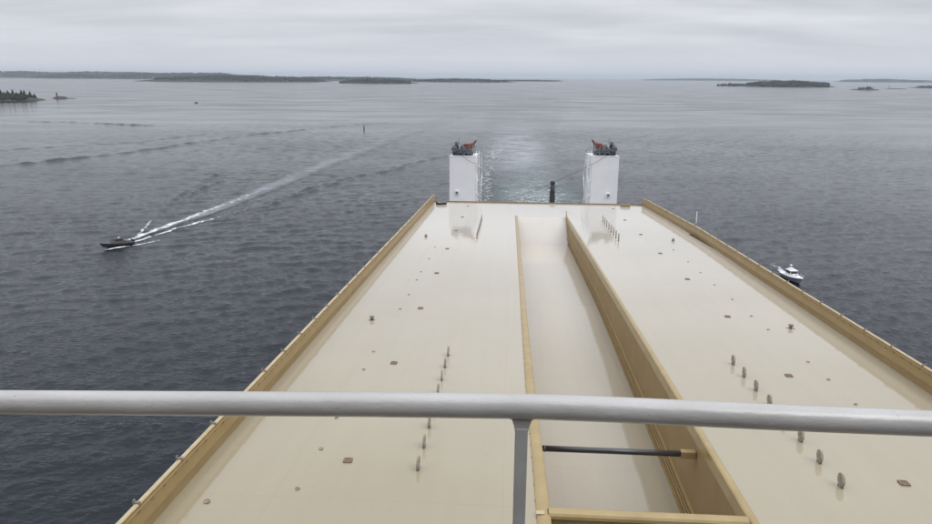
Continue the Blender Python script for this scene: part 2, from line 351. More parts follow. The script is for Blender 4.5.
def sea_h(x, y, spacing):
    """x, y, spacing: arrays; waves too short for the local spacing fade out"""
    h = np.zeros_like(x)
    gust = 0.85 + 0.3 * np.sin(x * .011 + 1.3 * np.sin(y * .007)) * np.sin(y * .013 + 2 * np.sin(x * .006))
    wx = x + 1.5 * np.sin(y * .09 + x * .03); wy = y + 1.2 * np.sin(x * .08 - y * .02)
    for lam, kx, ky, ph, a in WAVES:
        f = np.clip((lam / spacing - 1.9) / 1.3, 0, 1)
        if f.max() <= 0: continue
        h += a * f * (np.exp(1.1 * (np.sin(kx * wx + ky * wy + ph) - 1)) * 2.2 - 1.02)
    h *= gust
    for pts, hw, hh in CRESTS:
        best = np.full_like(x, 1e9); along = np.zeros_like(x)
        L0 = 0; tot = sum(math.dist(p, q) for p, q in zip(pts[:-1], pts[1:]))
        for (ax, ay), (bx, by) in zip(pts[:-1], pts[1:]):
            dx, dy = bx - ax, by - ay; l2 = dx * dx + dy * dy
            t = np.clip(((x - ax) * dx + (y - ay) * dy) / l2, 0, 1); d = np.hypot(x - ax - t * dx, y - ay - t * dy)
            m = d < best; best = np.where(m, d, best); along = np.where(m, (L0 + t * math.sqrt(l2)) / tot, along); L0 += math.sqrt(l2)
        wob = np.clip(.8 + .8 * np.sin(x * .31 + y * .17) * np.sin(x * .12 - y * .23) + .4 * np.sin(x * .9 - y * .5), 0, 2)
        h += hh * np.exp(-(best / hw) ** 2) * np.clip(np.minimum(along, 1 - along) * 6, 0, 1) * wob
    return h
def build_sea():
    fine = np.radians(np.arange(-43, 43.001, .115)); coarse = np.radians(np.arange(43, 317, 4.0))[1:]
    R = [1.0, 20.0, 45.0]
    r = 56.0
    while r < 1100: R.append(r); r *= 1.0042 if r < 700 else 1.008
    while r < WS: R.append(r); r *= 1.12
    R.append(float(WS)); R = np.array(R); A = np.concatenate([fine, coarse]); na, nr = len(A), len(R)
    rr, aa = np.meshgrid(R, A, indexing='ij'); x = rr * np.sin(aa); y = rr * np.cos(aa)
    isf = (np.arange(na) < len(fine))[None, :] & (rr >= 45) & (rr < 1100)
    sp = np.maximum(rr * math.radians(.115), rr * .0042)
    h = np.zeros_like(x); h[isf] = sea_h(x[isf], y[isf], sp[isf])
    edge = np.clip((math.radians(43) - np.abs(np.where(aa > math.pi, aa - 2 * math.pi, aa))) / math.radians(2), 0, 1) * np.clip((1050 - rr) / 300, 0, 1) * np.clip((rr - 45) / 20, 0, 1)
    h *= edge
    co = np.empty((nr * na, 3), np.float32); co[:, 0] = x.ravel(); co[:, 1] = y.ravel(); co[:, 2] = h.ravel()
    i, j = np.meshgrid(np.arange(nr - 1), np.arange(na), indexing='ij'); j2 = (j + 1) % na
    q = np.stack([i * na + j, (i + 1) * na + j, (i + 1) * na + j2, i * na + j2], -1).reshape(-1, 4)[:, ::-1].astype(np.int32)
    me = bpy.data.meshes.new('sea'); nq = len(q)
    me.vertices.add(len(co)); me.vertices.foreach_set('co', co.ravel())
    me.loops.add(nq * 4); me.loops.foreach_set('vertex_index', q.ravel())
    me.polygons.add(nq); me.polygons.foreach_set('loop_start', np.arange(nq, dtype=np.int32) * 4); me.polygons.foreach_set('loop_total', np.full(nq, 4, np.int32))
    me.polygons.foreach_set('use_smooth', np.ones(nq, bool)); me.materials.append(M['water']); me.update(calc_edges=True); me.validate()
    return tag(link('sea', me), kind='structure')
build_sea()

def smooth_path(pts, n):
    """Catmull-Rom through points of any dimension"""
    P = [pts[0]] + list(pts) + [pts[-1]]; o = []
    for i in range(len(pts) - 1):
        a, b, c, d = P[i], P[i + 1], P[i + 2], P[i + 3]
        for k in range(n):
            t = k / n; o.append(tuple(0.5 * ((2 * q) + (-p + r) * t + (2 * p - 5 * q + 4 * r - s) * t * t + (-p + 3 * q - 3 * r + s) * t ** 3) for p, q, r, s in zip(a, b, c, d)))
    o.append(tuple(pts[-1])); return o
def ribbon(name, pts, m, z=0.06, cross=8, height=0.0):
    """pts: (x, y, half_width, fade); lies on the water, height raises a real crest along its middle"""
    pts = smooth_path(pts, 14); dn = [pts[0]]
    for p in pts[1:]:      # resample so the ribbon follows the waves
        q = dn[-1]; k = max(1, min(40, int(math.hypot(p[0] - q[0], p[1] - q[1]) / 1.2)))
        dn += [tuple(a + (b - a) * t / k for a, b in zip(q, p)) for t in range(1, k + 1)]
    pts = dn; cross = max(cross, min(40, int(max(p[2] for p in pts) / .8))); vs = []; at = []; along = 0
    for i, (x, y, hw, fd) in enumerate(pts):
        a = pts[max(i - 1, 0)]; b = pts[min(i + 1, len(pts) - 1)]; d = Vector((b[0] - a[0], b[1] - a[1])).normalized(); nrm = Vector((-d.y, d.x))
        if i: along += math.hypot(x - pts[i - 1][0], y - pts[i - 1][1])
        for k in range(cross + 1):
            c = -1 + 2 * k / cross; h = height * max(fd, 0) * math.exp(-(c / 0.42) ** 2)
            h *= max(0.1, 0.8 + 1.1 * noise.noise(Vector((x * 0.13, y * 0.13, 3))) + .5 * noise.noise(Vector((x * 0.5, y * 0.5, k))))
            vs.append((x + nrm.x * c * hw, y + nrm.y * c * hw, z + h)); at.append((along, c, max(0, min(1, fd))))
    X = np.array([v[0] for v in vs]); Y = np.array([v[1] for v in vs]); rr_ = np.hypot(X, Y)
    hh_ = sea_h(X, Y, rr_ * .0042) * np.clip((1050 - rr_) / 300, 0, 1); vs = [(v[0], v[1], v[2] + float(q)) for v, q in zip(vs, hh_)]
    n = cross + 1
    o = MB().add(vs, [(i * n + k, i * n + k + 1, (i + 1) * n + k + 1, (i + 1) * n + k) for i in range(len(pts) - 1) for k in range(cross)], True).obj(name, m, recalc=False)
    me = o.data; bm = bmesh.new(); bm.from_mesh(me)
    for f in bm.faces:
        if f.normal.z < 0: f.normal_flip()
    bm.to_mesh(me); bm.free()
    a_ = me.attributes.new('rib', 'FLOAT_VECTOR', 'POINT')
    for i, v in enumerate(at): a_.data[i].vector = v
    return tag(o, kind='stuff')
# crests of old wakes crossing on the left
# patrol boat's wake
tag(ribbon('boat_wake_slick', [(-88, 181, 1.5, .5), (-85.5, 196, 2, .6), (-82.3, 212, 2.8, .6), (-79.1, 239, 4, .6), (-73.1, 303, 5.5, .55), (-64.4, 384, 7, .5), (-49.7, 521, 11, .4), (-25, 700, 16, .25), (0, 850, 18, 0)], M['slick'], 0.15), 'smooth pale trail left by the patrol boat')
tag(ribbon('boat_wake_foam', [(-87.9, 174.5, .9, 1), (-88.2, 178, 1.5, 1.1), (-86.5, 191, 1.7, 1), (-84.5, 205, 1.7, .9), (-82.2, 222, 1.7, .75), (-79, 245, 1.8, .55), (-76, 290, 2, .2)], M['foam'], 0.22), 'white foam streak straight behind the patrol boat')
tag(ribbon('boat_wake_foam', [(-87.2, 172.5, .8, 1), (-86, 175.4, 1.0, 1.1), (-83.5, 184, .9, .9), (-81.1, 193.6, 1.0, .9), (-78, 201, 1.1, .8), (-74.6, 208, .9, .5), (-71, 220, 1.0, .2)], M['foam'], 0.25), 'right hand foam streak of the patrol boat wake')
tag(ribbon('boat_wake_foam', [(-90.8, 165.4, .25, .9), (-89.3, 166.3, .5, 1.1), (-86.1, 168.5, .8, 1.2), (-83.4, 172, .8, 1), (-80.2, 176.5, .7, .5)], M['foam'], 0.2), 'foam thrown from the near bow side of the patrol boat')
tag(ribbon('boat_wake_foam', [(-88.6, 181, .5, .5), (-89.4, 185, .7, .8), (-91.5, 194, .8, .8), (-93.6, 201, .7, .6), (-94.8, 206, .5, .1)], M['foam'], 0.3, height=0.25), 'small breaking crest left behind the patrol boat')
tag(ribbon('boat_wake_foam', [(-64, 384, 4, .32), (-70, 330, 3.5, .42), (-76, 268, 3, .45), (-80, 232, 2.4, .5)], M['thinfoam'], 0.16), 'thin foam bands fading along the patrol boat trail')
# ship's own wake beyond the stern
tag(ribbon('ship_wake_slick', [(22, 215, 14, .5), (26, 260, 16, .8), (28, 330, 20, .85), (31, 420, 26, .8), (40, 560, 32, .6), (58, 740, 44, .4), (92, 1000, 60, .25), (130, 1400, 80, .12), (170, 1900, 100, 0)], M['slick'], 0.12, 12), 'smooth pale water in the ship wake')
tag(ribbon('ship_wake_churn', [(17, 126, 14, 1), (20, 170, 17, 1), (24, 225, 20, 1), (27, 270, 20, .8), (30, 330, 18, .25), (32, 370, 16, 0)], M['churn'], 0.14, 12), 'green churned water just behind the stern')
tag(ribbon('ship_wake_foam', [(16, 126, 13, .9), (19, 170, 16, .8), (24, 225, 19, .7), (27, 270, 20, .5), (30, 330, 20, .3), (34, 400, 22, .2), (40, 480, 24, 0)], M['thinfoam'], 0.2, 12), 'thin broken foam over the churned water behind the stern')
tag(ribbon('ship_wake_foam', [(2, 190, 4, .0), (6, 235, 5, .5), (9, 300, 6, .55), (14, 380, 8, .6), (26, 450, 14, .5), (40, 520, 10, 0)], M['thinfoam'], 0.2, 12), 'foam lines along the left edge of the ship wake')
# pilot boat wake
tag(ribbon('boat_wake_foam', [(70.9, 146.5, .6, 1), (71.2, 149, .9, 1), (71.6, 154, 1.2, .6), (72.2, 162, 1.5, .1)], M['foam'], 0.2), 'white foam behind the pilot boat')

# ------------------------------------------------------------------ islands
def mound(name, x, y, a, b, h, rz, m, rough=0.35, seed=0, nr=10, na=40, sink=2.0):
    vs = [(0, 0, h)]; fs = []
    for i in range(1, nr + 1):
        r = i / nr
        for k in range(na):
            t = 2 * math.pi * k / na; c, s_ = math.cos(t), math.sin(t)
            e = 1 + 0.30 * noise.noise(Vector((c * 1.3, s_ * 1.3, seed * 7.1))) + 0.12 * noise.noise(Vector((c * 4, s_ * 4, seed * 3.3)))
            z = h * max(0, 1 - r ** 2.2) * (1 + rough * noise.noise(Vector((c * r * 4, s_ * r * 4, seed + .5)))) - (sink if i == nr else 0)
            vs.append((c * r * a * e, s_ * r * b * e, z))
    for k in range(na): fs.append((0, 1 + k, 1 + (k + 1) % na))
    for i in range(nr - 1):
        for k in range(na): fs.append((1 + i * na + k, 1 + (i + 1) * na + k, 1 + (i + 1) * na + (k + 1) % na, 1 + i * na + (k + 1) % na))
    o = ground(MB().add(vs, fs, True).obj(name, m), x, y, 0, rz); tag(o, kind='structure')
    def height(u, v):      # local height, matches the mesh closely
        t = math.atan2(v / b, u / a); c, s_ = math.cos(t), math.sin(t)
        e = 1 + 0.30 * noise.noise(Vector((c * 1.3, s_ * 1.3, seed * 7.1))) + 0.12 * noise.noise(Vector((c * 4, s_ * 4, seed * 3.3)))
        r = math.hypot(u / a, v / b) / e
        return h * max(0, 1 - r ** 2.2) * (1 + rough * noise.noise(Vector((c * r * 4, s_ * r * 4, seed + .5)))) if r < 1 else -1
    return o, height
def forest(isl, height, a, b, tree, n, m, name, label, rlim=0.92, spread=0.35, seed=1):
    r = random.Random(seed); mb = MB()
    for _ in range(n):
        t = r.random() * 2 * math.pi; q = math.sqrt(r.random()) * rlim; u, v = math.cos(t) * q * a, math.sin(t) * q * b
        z = height(u, v)
        if z < 0.02 * tree: continue
        H = tree * (0.65 + spread * r.random()) * (1.25 if r.random() < .06 else 1); R = H * (0.30 + 0.2 * r.random()); seg = 5; ph = r.random() * 6
        rings = [(0.05, 0.5), (0.30, 1.0), (0.62, 0.72), (0.86, 0.30)]
        vs = []; fs = []
        for zz_, rr in rings:
            for k in range(seg):
                tt = ph + 2 * math.pi * k / seg; j = 0.75 + 0.5 * r.random(); vs.append((u + math.cos(tt) * R * rr * j, v + math.sin(tt) * R * rr * j, z + H * zz_))
        vs.append((u, v, z + H))
        for i in range(3):
            for k in range(seg): fs.append((i * seg + k, i * seg + (k + 1) % seg, (i + 1) * seg + (k + 1) % seg, (i + 1) * seg + k))
        for k in range(seg): fs.append((3 * seg + k, 3 * seg + (k + 1) % seg, 4 * seg))
        mb.add(vs, fs)
    o = mb.obj(name, m, recalc=False); o.location = isl.location; o.rotation_euler = isl.rotation_euler
    return tag(o, label, None, None, 'stuff')
#         name                x      y     a     b    ground tree  n     label
LAND = [
 ('wooded_shore', -6150, 9300, 1500, 500, 58, 20, 1500, 'far wooded shore at the left end of the horizon'),
 ('wooded_shore', -4500, 9350, 1500, 450, 56, 18, 1500, 'far wooded shore left of centre on the horizon'),
 ('wooded_island', -4430, 8050, 440, 220, 30, 16, 700, 'long low wooded island in front of the far left shore'),
 ('wooded_shore', -3250, 8300, 1100, 400, 50, 18, 1300, 'long wooded shore rising behind the left bay'),
 ('wooded_island', -1640, 5150, 620, 200, 26, 16, 1300, 'large wooded island on the left of the fairway'),
 ('wooded_island', -1375, 6450, 95, 50, 6, 10, 90, 'tiny wooded islet between the two larger islands'),
 ('wooded_shore', -1250, 7300, 900, 300, 24, 16, 1000, 'wooded shore behind the gap between the islands'),
 ('wooded_island', -585, 4540, 250, 110, 13, 14, 500, 'low wooded island nearest the middle of the horizon'),
 ('wooded_island', -60, 6150, 460, 150, 16, 14, 600, 'wooded point continuing the far shore to the middle'),
 ('wooded_island', 640, 8050, 460, 160, 8, 11, 500, 'thin wooded point ending the far shore right of the middle'),
 ('wooded_island', 1840, 4110, 240, 120, 17, 17, 750, 'dark wooded island on the right of the horizon'),
 ('wooded_island', 1590, 4250, 110, 50, 5, 12, 110, 'low rocky islet left of the dark wooded island'),
 ('wooded_shore', 7300, 12600, 700, 350, 36, 20, 600, 'hazy wooded shore behind the right hand skerries'),
 ('wooded_shore', 5150, 15200, 1500, 500, 26, 20, 900, 'very faint shore on the horizon right of the middle'),
 ('wooded_shore', 9700, 14300, 1900, 500, 24, 20, 900, 'very faint shore at the right end of the horizon'),
]
for k, (nm, x, y, a, b, h, tr, n, lb) in enumerate(LAND):
    rz = math.atan2(-x, y)
    h *= 1.1; tr *= 1.1
    o, hf = mound(nm, x, y, a, b, h, rz, M['forest_floor'], 0.3, k + 1)
    forest(o, hf, a, b, tr, n, M['needles'], 'far_forest', lb, seed=k + 11)
sk = []
for k, (x, y, a, b, h) in enumerate([(1664, 2975, 58, 24, 5.5), (2024, 3362, 50, 18, 3.2), (2500, 3870, 88, 30, 5.0), (-733, 1279, 14.5, 7, 3.6), (-716, 1281, 9, 4, 0.9)]):
    sk.append(mound('skerry', x, y, a, b, h, math.atan2(-x, y), M['rock'], 0.5, 40 + k))
o, hf = sk[0]; forest(o, hf, 40, 14, 8, 30, M['needles2'], 'far_forest', 'few trees on the small rocky skerry at the right', seed=77)
o, hf = sk[2]; forest(o, hf, 60, 20, 9, 50, M['needles2'], 'far_forest', 'low trees on the skerry at the right edge', seed=78)
# near wooded islet at the left edge, its trees one by one
isl, hgt = mound('rocky_islet', -757, 1163, 58, 24, 8.0, math.atan2(786, 1146), M['rock'], 0.35, 60, 14, 60)
forest(isl, hgt, 46, 22, 5.0, 700, M['needles2'], 'islet_scrub', 'low scrub and young trees covering the rocky islet', 0.95, seed=5)
def spruce(H, seed, wide):
    r = random.Random(seed); root = thing('spruce_tree', 'x', 'tree', 'trees on the rocky islet at the left edge')
    MB().tube([(0, 0, -0.4), (0.1, 0, H * .5), (0, 0.05, H * .97)], [0.24, 0.15, 0.03], 7).obj('trunk', M['bark'], root)
    mb = MB(); tiers = int(H * 2.2)
    for i in range(tiers):
        f = i / tiers; z = H * (0.14 + 0.84 * f); R = wide * H * (1 - f) ** 0.8 * (0.8 + .4 * r.random()) + 0.15
        for k in range(9):
            t = r.random() * 6.283; q = R * (0.6 + .6 * r.random()); dz = -q * 0.35 - .1 * r.random()
            c = Vector((math.cos(t), math.sin(t), 0)); s_ = Vector((-c.y, c.x, 0)); wd = q * .33 + .12
            p = Vector((0, 0, z)); tip = p + c * q + Vector((0, 0, dz)); mid = p + c * q * .55 + Vector((0, 0, dz * .3))
            mb.add([p, mid + s_ * wd, tip, mid - s_ * wd, mid + Vector((0, 0, .35))], [(0, 1, 4), (1, 2, 4), (2, 3, 4), (3, 0, 4)])
    mb.obj('crown', M['needles'], root, recalc=False); return root
SP = [spruce(12, 1, .20), spruce(10, 2, .36), spruce(9, 3, .42)]
kinds = ['tall narrow spruce', 'broad dark pine', 'short bushy pine']
#  along (m right of islet centre), across, kind, scale, where
for i, (u, v, k, s_, wh) in enumerate([(-16, 0, 0, .9, 'on the crown of the islet at the picture edge'), (-10, 4, 0, .95, 'behind the highest top on the islet'),
     (-6, -4, 1, 1.15, 'left of the thin top'), (-1, 3, 0, .7, 'standing thin in the middle of the islet'), (4, -3, 2, 1.0, 'low in the dip of the islet'),
     (11, 2, 1, 1.05, 'left of the twin crowns by the shore'), (16, -4, 2, .8, 'under the round crown above the pink rock'), (23, 2, 1, 1.2, 'between the two round crowns'),
     (27, -3, 1, 1.1, 'right half of the twin crowns'), (35, 1, 2, 1.25, 'rightmost at the end of the wood'), (41, 0, 2, .9, 'nearest the bare rock tip')]):
    t = SP[k] if i in (0, 2, 4) else copy_tree(SP[k])
    ca, sa = math.cos(isl.rotation_euler.z), math.sin(isl.rotation_euler.z)
    z = max(0.5, hgt(u, v)) - .3
    ground(t, -757 + u * ca - v * sa, 1163 + u * sa + v * ca, z, i * 1.7, s_ * 1.05); t['label'] = kinds[k] + ' ' + wh

# ------------------------------------------------------------------ sea marks
def beacon(x, y, z, H, label):
    b = thing('beacon', label, 'beacon')
    MB().prism([(math.cos(t * math.pi / 3) * .9, math.sin(t * math.pi / 3) * .9) for t in range(6)], 'z', 0, H * .14).obj('footing', M['rock'], b)
    mb = MB()
    for sx, sy in ((-1, -1), (1, -1), (1, 1), (-1, 1)): mb.tube([(sx * .9, sy * .9, H * .1), (sx * .35, sy * .35, H * .72)], .28, 5)
    for q in (.3, .5): mb.box(-.7 * (1 - q), .7 * (1 - q), -.7 * (1 - q), .7 * (1 - q), H * q, H * q + .14)
    mb.obj('lattice', M['redmark'], b)
    MB().box(-.9, .9, -.9, .9, H * .55, H * .85, .08).obj('topmark', M['black'], b)
    MB().tube([(0, 0, H * .88), (0, 0, H)], [.22, .16], 8).obj('lantern', M['pipe_grey'], b)
    return ground(b, x, y, z)
beacon(-739, 1279, 3.2, 8.2, 'small dark beacon standing on the bare skerry at the left')
beacon(1990, 3364, 2.2, 15, 'tiny beacon on the low skerry near the right edge')
by = thing('spar_buoy', 'green spar buoy with black foot floating beyond the wake', 'buoy')
MB().tube([(0, 0, -1.5), (0, 0, 1.9)], .48, 12).obj('float', M['black'], by)
MB().tube([(0, 0, 1.9), (0, 0, 2.2), (0, 0, 5.0)], [.60, .55, .50], 12).obj('spar', M['green'], by)
MB().tube([(0, 0, 5.0), (0, 0, 5.6)], [.30, .12], 12).obj('lantern', M['green'], by)
ground(by, -84.9, 579.4); by.scale = (1, 1, .8)

# ------------------------------------------------------------------ boats
def loft(sections, smooth=True):
    """sections along y: (y, [(x, z) half outline from keel to gunwale])"""
    mb = MB(); n = len(sections[0][1]); vs = []
    y1 = sections[-1][0]; ln = y1 - sections[0][0]; zt = sections[-1][1][-1][1]
    for y, pr in sections:
        rk = [(x, y - max(0, (y - y1) / ln + .35) * max(0, zt - z) * 2.0, z) for x, z in pr]
        vs += rk + [(-x, yy, z) for x, yy, z in rk[::-1]]
    m_ = 2 * n; fs = []
    for i in range(len(sections) - 1):
        for j in range(m_): fs.append((i * m_ + j, i * m_ + (j + 1) % m_, (i + 1) * m_ + (j + 1) % m_, (i + 1) * m_ + j))
    fs += [tuple(range(m_)), tuple(range((len(sections) - 1) * m_, len(sections) * m_))[::-1]]
    mb.add(vs, fs, False); return mb
def hull_secs(Ln, B, fb, bow):
    S = []
    for f in (0, .12, .35, .6, .78, .9, .97, 1.0):
        w_ = B / 2 * (0.92 if f == 0 else 1) * (1 - max(0, (f - .5) / .5) ** 2.4 * .985); z = fb + (bow - fb) * f ** 2; k = max(0.06, 1 - f ** 3 * .75)
        S.append((f * Ln - Ln / 2, [(0.02, -.5 + .9 * max(0, f - .8) * 5 * .6), (w_ * .72 * k, -.15 + .3 * f), (w_ * .95 * k + w_ * .0, fb * .45), (w_, z)]))
    return S
def pilot():
    b = thing('pilot_boat', 'white pilot boat with grey hull side running beside the right bulwark', 'boat')
    loft(hull_secs(12.2, 3.9, 1.1, 2.0)).obj('hull', M['boatgrey'], b)
    # white gunwale and foredeck
    secs = []
    for y, pr in hull_secs(12.2, 3.9, 1.1, 2.0): w_, z = pr[-1]; secs.append((y, [(0.01, z + .02), (w_ * .6, z + .03), (w_ + .05, z + .02), (w_ + .05, z + .16)]))
    loft(secs).obj('deck', M['brightwhite'], b)
    fo = MB(); fo.add([(-1.45, .4, 1.4), (1.45, .4, 1.4), (1.0, 3.6, 1.75), (-1.0, 3.6, 1.75), (-1.15, .7, 2.3), (1.15, .7, 2.3), (.6, 3.0, 2.15), (-.6, 3.0, 2.15)],
        [(0, 1, 2, 3), (4, 5, 6, 7), (0, 1, 5, 4), (1, 2, 6, 5), (2, 3, 7, 6), (3, 0, 4, 7)]); fo.obj('foredeck_trunk', M['brightwhite'], b)
    MB().box(-.35, .35, 1.7, 2.3, 2.2, 2.30, .02).obj('deck_hatch', M['glass'], b)
    c = MB(); c.add([(-1.45, -2.9, 1.2), (1.45, -2.9, 1.2), (1.45, 1.0, 1.3), (-1.45, 1.0, 1.3), (-1.3, -2.8, 3.25), (1.3, -2.8, 3.25), (1.15, .2, 3.25), (-1.15, .2, 3.25)],
        [(0, 1, 2, 3), (4, 5, 6, 7), (0, 1, 5, 4), (1, 2, 6, 5), (2, 3, 7, 6), (3, 0, 4, 7)])
    cab = c.obj('wheelhouse', M['brightwhite'], b)
    def pane(p):
        q = [Vector(a) for a in p]; n = (q[1] - q[0]).cross(q[2] - q[0]).normalized() * .03
        return MB().add([a + n for a in q] + [a - n for a in q], [(0, 1, 2, 3), (7, 6, 5, 4), (0, 4, 5, 1), (1, 5, 6, 2), (2, 6, 7, 3), (3, 7, 4, 0)]).obj('window', M['glass'], cab)
    def fr(u, v): return (u * (1.45 + (1.15 - 1.45) * v), 1.0 - .8 * v, 1.3 + 1.95 * v)
    for u0, u1 in ((-.92, -.36), (-.30, .30), (.36, .92)): pane([fr(u0, .45), fr(u1, .45), fr(u1, .88), fr(u0, .88)])
    for s_ in (-1, 1):
        def sd_(a, v): return (s_ * (1.45 - .2 * v * (1)), -2.85 + a * (3.5 - .5 * v), 1.25 + 2.0 * v)
        for a0, a1 in ((.08, .32), (.37, .62), (.67, .93)): pane([sd_(a0, .5), sd_(a1, .5), sd_(a1, .88), sd_(a0, .88)])
    MB().box(-1.45, 1.45, -3.0, .55, 3.25, 3.36, .04).obj('roof', M['brightwhite'], cab)
    MB().box(-.8, .8, -2.4, -1.2, 3.36, 3.85, .12).obj('flybridge', M['brightwhite'], b)
    m = MB().tube([(0, -1.9, 3.85), (0, -2.1, 5.1)], [.12, .08], 8); m.tube([(-.6, -2.0, 4.6), (.6, -2.0, 4.6)], .05, 6); m.obj('mast', M['brightwhite'], b)
    MB().tube([(0, -2.05, 4.6), (0, -2.05, 4.85)], [.42, .38], 12).obj('radar_dome', M['brightwhite'], b)
    for s_ in (-1, 1):
        rl = MB(); pts = [(s_ * 1.75, 1.5, 2.35), (s_ * 1.3, 4, 2.6), (s_ * .5, 5.7, 2.85)]
        rl.tube(pts, .035, 5)
        for p in pts: rl.tube([p, (p[0], p[1], p[2] - .9)], .03, 5)
        rl.obj('bow_rail', M['brightwhite'], b); rl = MB()
        rl.tube([(s_ * 1.7, -6, 1.9), (s_ * 1.75, -3, 1.95)], .035, 5)
        for yy in (-6, -4.5, -3): rl.tube([(s_ * 1.72, yy, 1.95), (s_ * 1.72, yy, 1.1)], .03, 5)
        rl.obj('stern_rail', M['brightwhite'], b)
    MB().tube([(1.97, -5.5, 1.02), (1.99, 0, 1.1), (1.6, 3, 1.35)], .09, 6).obj('fender', M['black'], b)
    MB().tube([(-1.97, -5.5, 1.02), (-1.99, 0, 1.1), (-1.6, 3, 1.35)], .09, 6).obj('fender', M['black'], b)
    return b
pb = pilot(); ground(pb, 70.6, 143.4, 0.1, math.radians(184), 0.62)
def patrol():
    b = thing('patrol_boat', 'dark grey patrol boat speeding left with a white wake', 'boat')
    loft(hull_secs(11.5, 3.4, .75, 1.45)).obj('hull', M['drab'], b)
    secs = []
    for y, pr in hull_secs(11.5, 3.4, .75, 1.45): w_, z = pr[-1]; secs.append((y, [(0.01, z + .02), (w_ * .6, z + .03), (w_ * .9, z + .02), (w_ * .88, z + .08)]))
    loft(secs).obj('deck', M['drab2'], b)
    c = MB(); c.add([(-1.2, -2.2, 1.0), (1.2, -2.2, 1.0), (1.1, 2.6, 1.15), (-1.1, 2.6, 1.15), (-1.0, -2.0, 2.35), (1.0, -2.0, 2.35), (.85, 1.1, 2.3), (-.85, 1.1, 2.3)],
        [(0, 1, 2, 3), (4, 5, 6, 7), (0, 1, 5, 4), (1, 2, 6, 5), (2, 3, 7, 6), (3, 0, 4, 7)])
    cab = c.obj('wheelhouse', M['drab2'], b)
    MB().box(-1.1, 1.1, -2.2, 1.2, 2.35, 2.43, .02).obj('roof', M['black'], cab)
    def pane(p):
        q = [Vector(a) for a in p]; n = (q[1] - q[0]).cross(q[2] - q[0]).normalized() * .03
        return MB().add([a + n for a in q] + [a - n for a in q], [(0, 1, 2, 3), (7, 6, 5, 4), (0, 4, 5, 1), (1, 5, 6, 2), (2, 6, 7, 3), (3, 7, 4, 0)]).obj('window', M['glass'], cab)
    for u0, u1 in ((-.85, -.08), (.08, .85)):
        f = lambda u, v: (u * (1.1 - .25 * v), 2.6 - 1.5 * v, 1.15 + 1.15 * v)
        pane([f(u0, .35), f(u1, .35), f(u1, .9), f(u0, .9)])
    for s_ in (-1, 1):
        for a0, a1 in ((-1.7, -.7), (-.5, .6)): pane([(s_ * 1.10, a0, 1.75), (s_ * 1.10, a1, 1.75), (s_ * 1.03, a1, 2.2), (s_ * 1.03, a0, 2.2)])
    MB().tube([(0, -1.0, 2.4), (0, -1.0, 2.9)], [.3, .28], 10).obj('radar_dome', M['brightwhite'], b)
    m = MB().tube([(-.7, -2.1, 2.4), (-.7, -2.3, 3.6)], .05, 6); m.tube([(.7, -2.1, 2.4), (.7, -2.3, 3.4)], .05, 6); m.tube([(-.7, -2.25, 3.2), (.7, -2.25, 3.2)], .05, 6); m.obj('mast', M['drab'], b)
    for s_ in (-.55, .55):
        MB().box(s_ - .3, s_ + .3, -6.3, -5.5, .4, 1.55, .1).obj('engine', M['black'], b)
    MB().box(-.9, .9, -4.6, -3.0, .95, 1.5, .08).obj('engine_box', M['pipe_grey'], b)
    return b
pt = patrol(); ground(pt, -88.9, 170.6, 0.1, 0, 0.72); pt.rotation_euler = (math.radians(3), 0, math.radians(142))
def small_boat(x, y, rz, m, label):
    b = thing('motorboat', label, 'boat')
    loft(hull_secs(6.5, 2.2, .8, 1.2)).obj('hull', m, b)
    MB().box(-.7, .7, -.6, .9, .7, 1.9, .1).obj('cabin', M['drab2'] if m is M['drab'] else M['brightwhite'], b)
    MB().box(-.6, .6, .88, .95, 1.3, 1.75, .02).obj('windscreen', M['glass'], b)
    MB().box(-.25, .25, -3.6, -3.2, .3, 1.3, .05).obj('engine', M['black'], b)
    return ground(b, x, y, 0.1, rz)
small_boat(-424.7, 1109.7, math.radians(150), M['drab'], 'tiny dark motorboat with bow foam in the distance')
tag(ribbon('boat_wake_foam', [(-428, 1104, 1.0, 1), (-425, 1108, 1.8, 1), (-421, 1113, 1.5, 1), (-412, 1124, 2, .4), (-400, 1140, 3, 0)], M['foam'], 0.3), 'foam around the tiny distant motorboat')
bb = small_boat(-2093, 3888, math.radians(80), M['brightwhite'], 'tiny white boat far off below the left shore'); bb.scale = (1.6, 1.6, 1.6)

# ------------------------------------------------------------------ the ship: hull and decks
SL, SRR, LE = -11.1, 20.1, 100.2
hm = MB()
def wall(a, b, z0, z1):      # a, b (s, l)
    hm.add([(a[0], a[1], z0), (b[0], b[1], z0), (b[0], b[1], z1), (a[0], a[1], z1)], [(0, 1, 2, 3)])
ZB = -36
top = [(SL, -40), (SL, LE), (19.0, LE), (SRR, 74), (SRR, -40)]
for a, b in ((top[0], top[1]), (top[4], top[3]), (top[3], top[2])): wall(a, b, ZB, -0.01)
wall(top[1], top[2], -6.5, -0.01)
aft = [(SL, LE), (SL + .3, 123), (18.7, 123), (19.0, LE)]
for a, b in zip(aft[:-1], aft[1:]): wall(a, b, ZB, -6.5)
hm.add([(x, y, -6.5) for x, y in aft], [(0, 1, 2, 3)])
wall(top[0], top[4], ZB, -.01)
tag(ship(hm.obj('ship_hull', M['hull'], recalc=False)), kind='structure')
# roof deck in sheets round the long well
WL = 1.25; WR0, WR1 = 7.90, 7.30    # well: left side, right side near / far
LN, LF = 20.7, 87.0                  # well from, to
def sheet(mb, poly, z=0.0): mb.add([(x, y, z) for x, y in poly], [tuple(range(len(poly)))])
dk = MB()
DK_POS = True
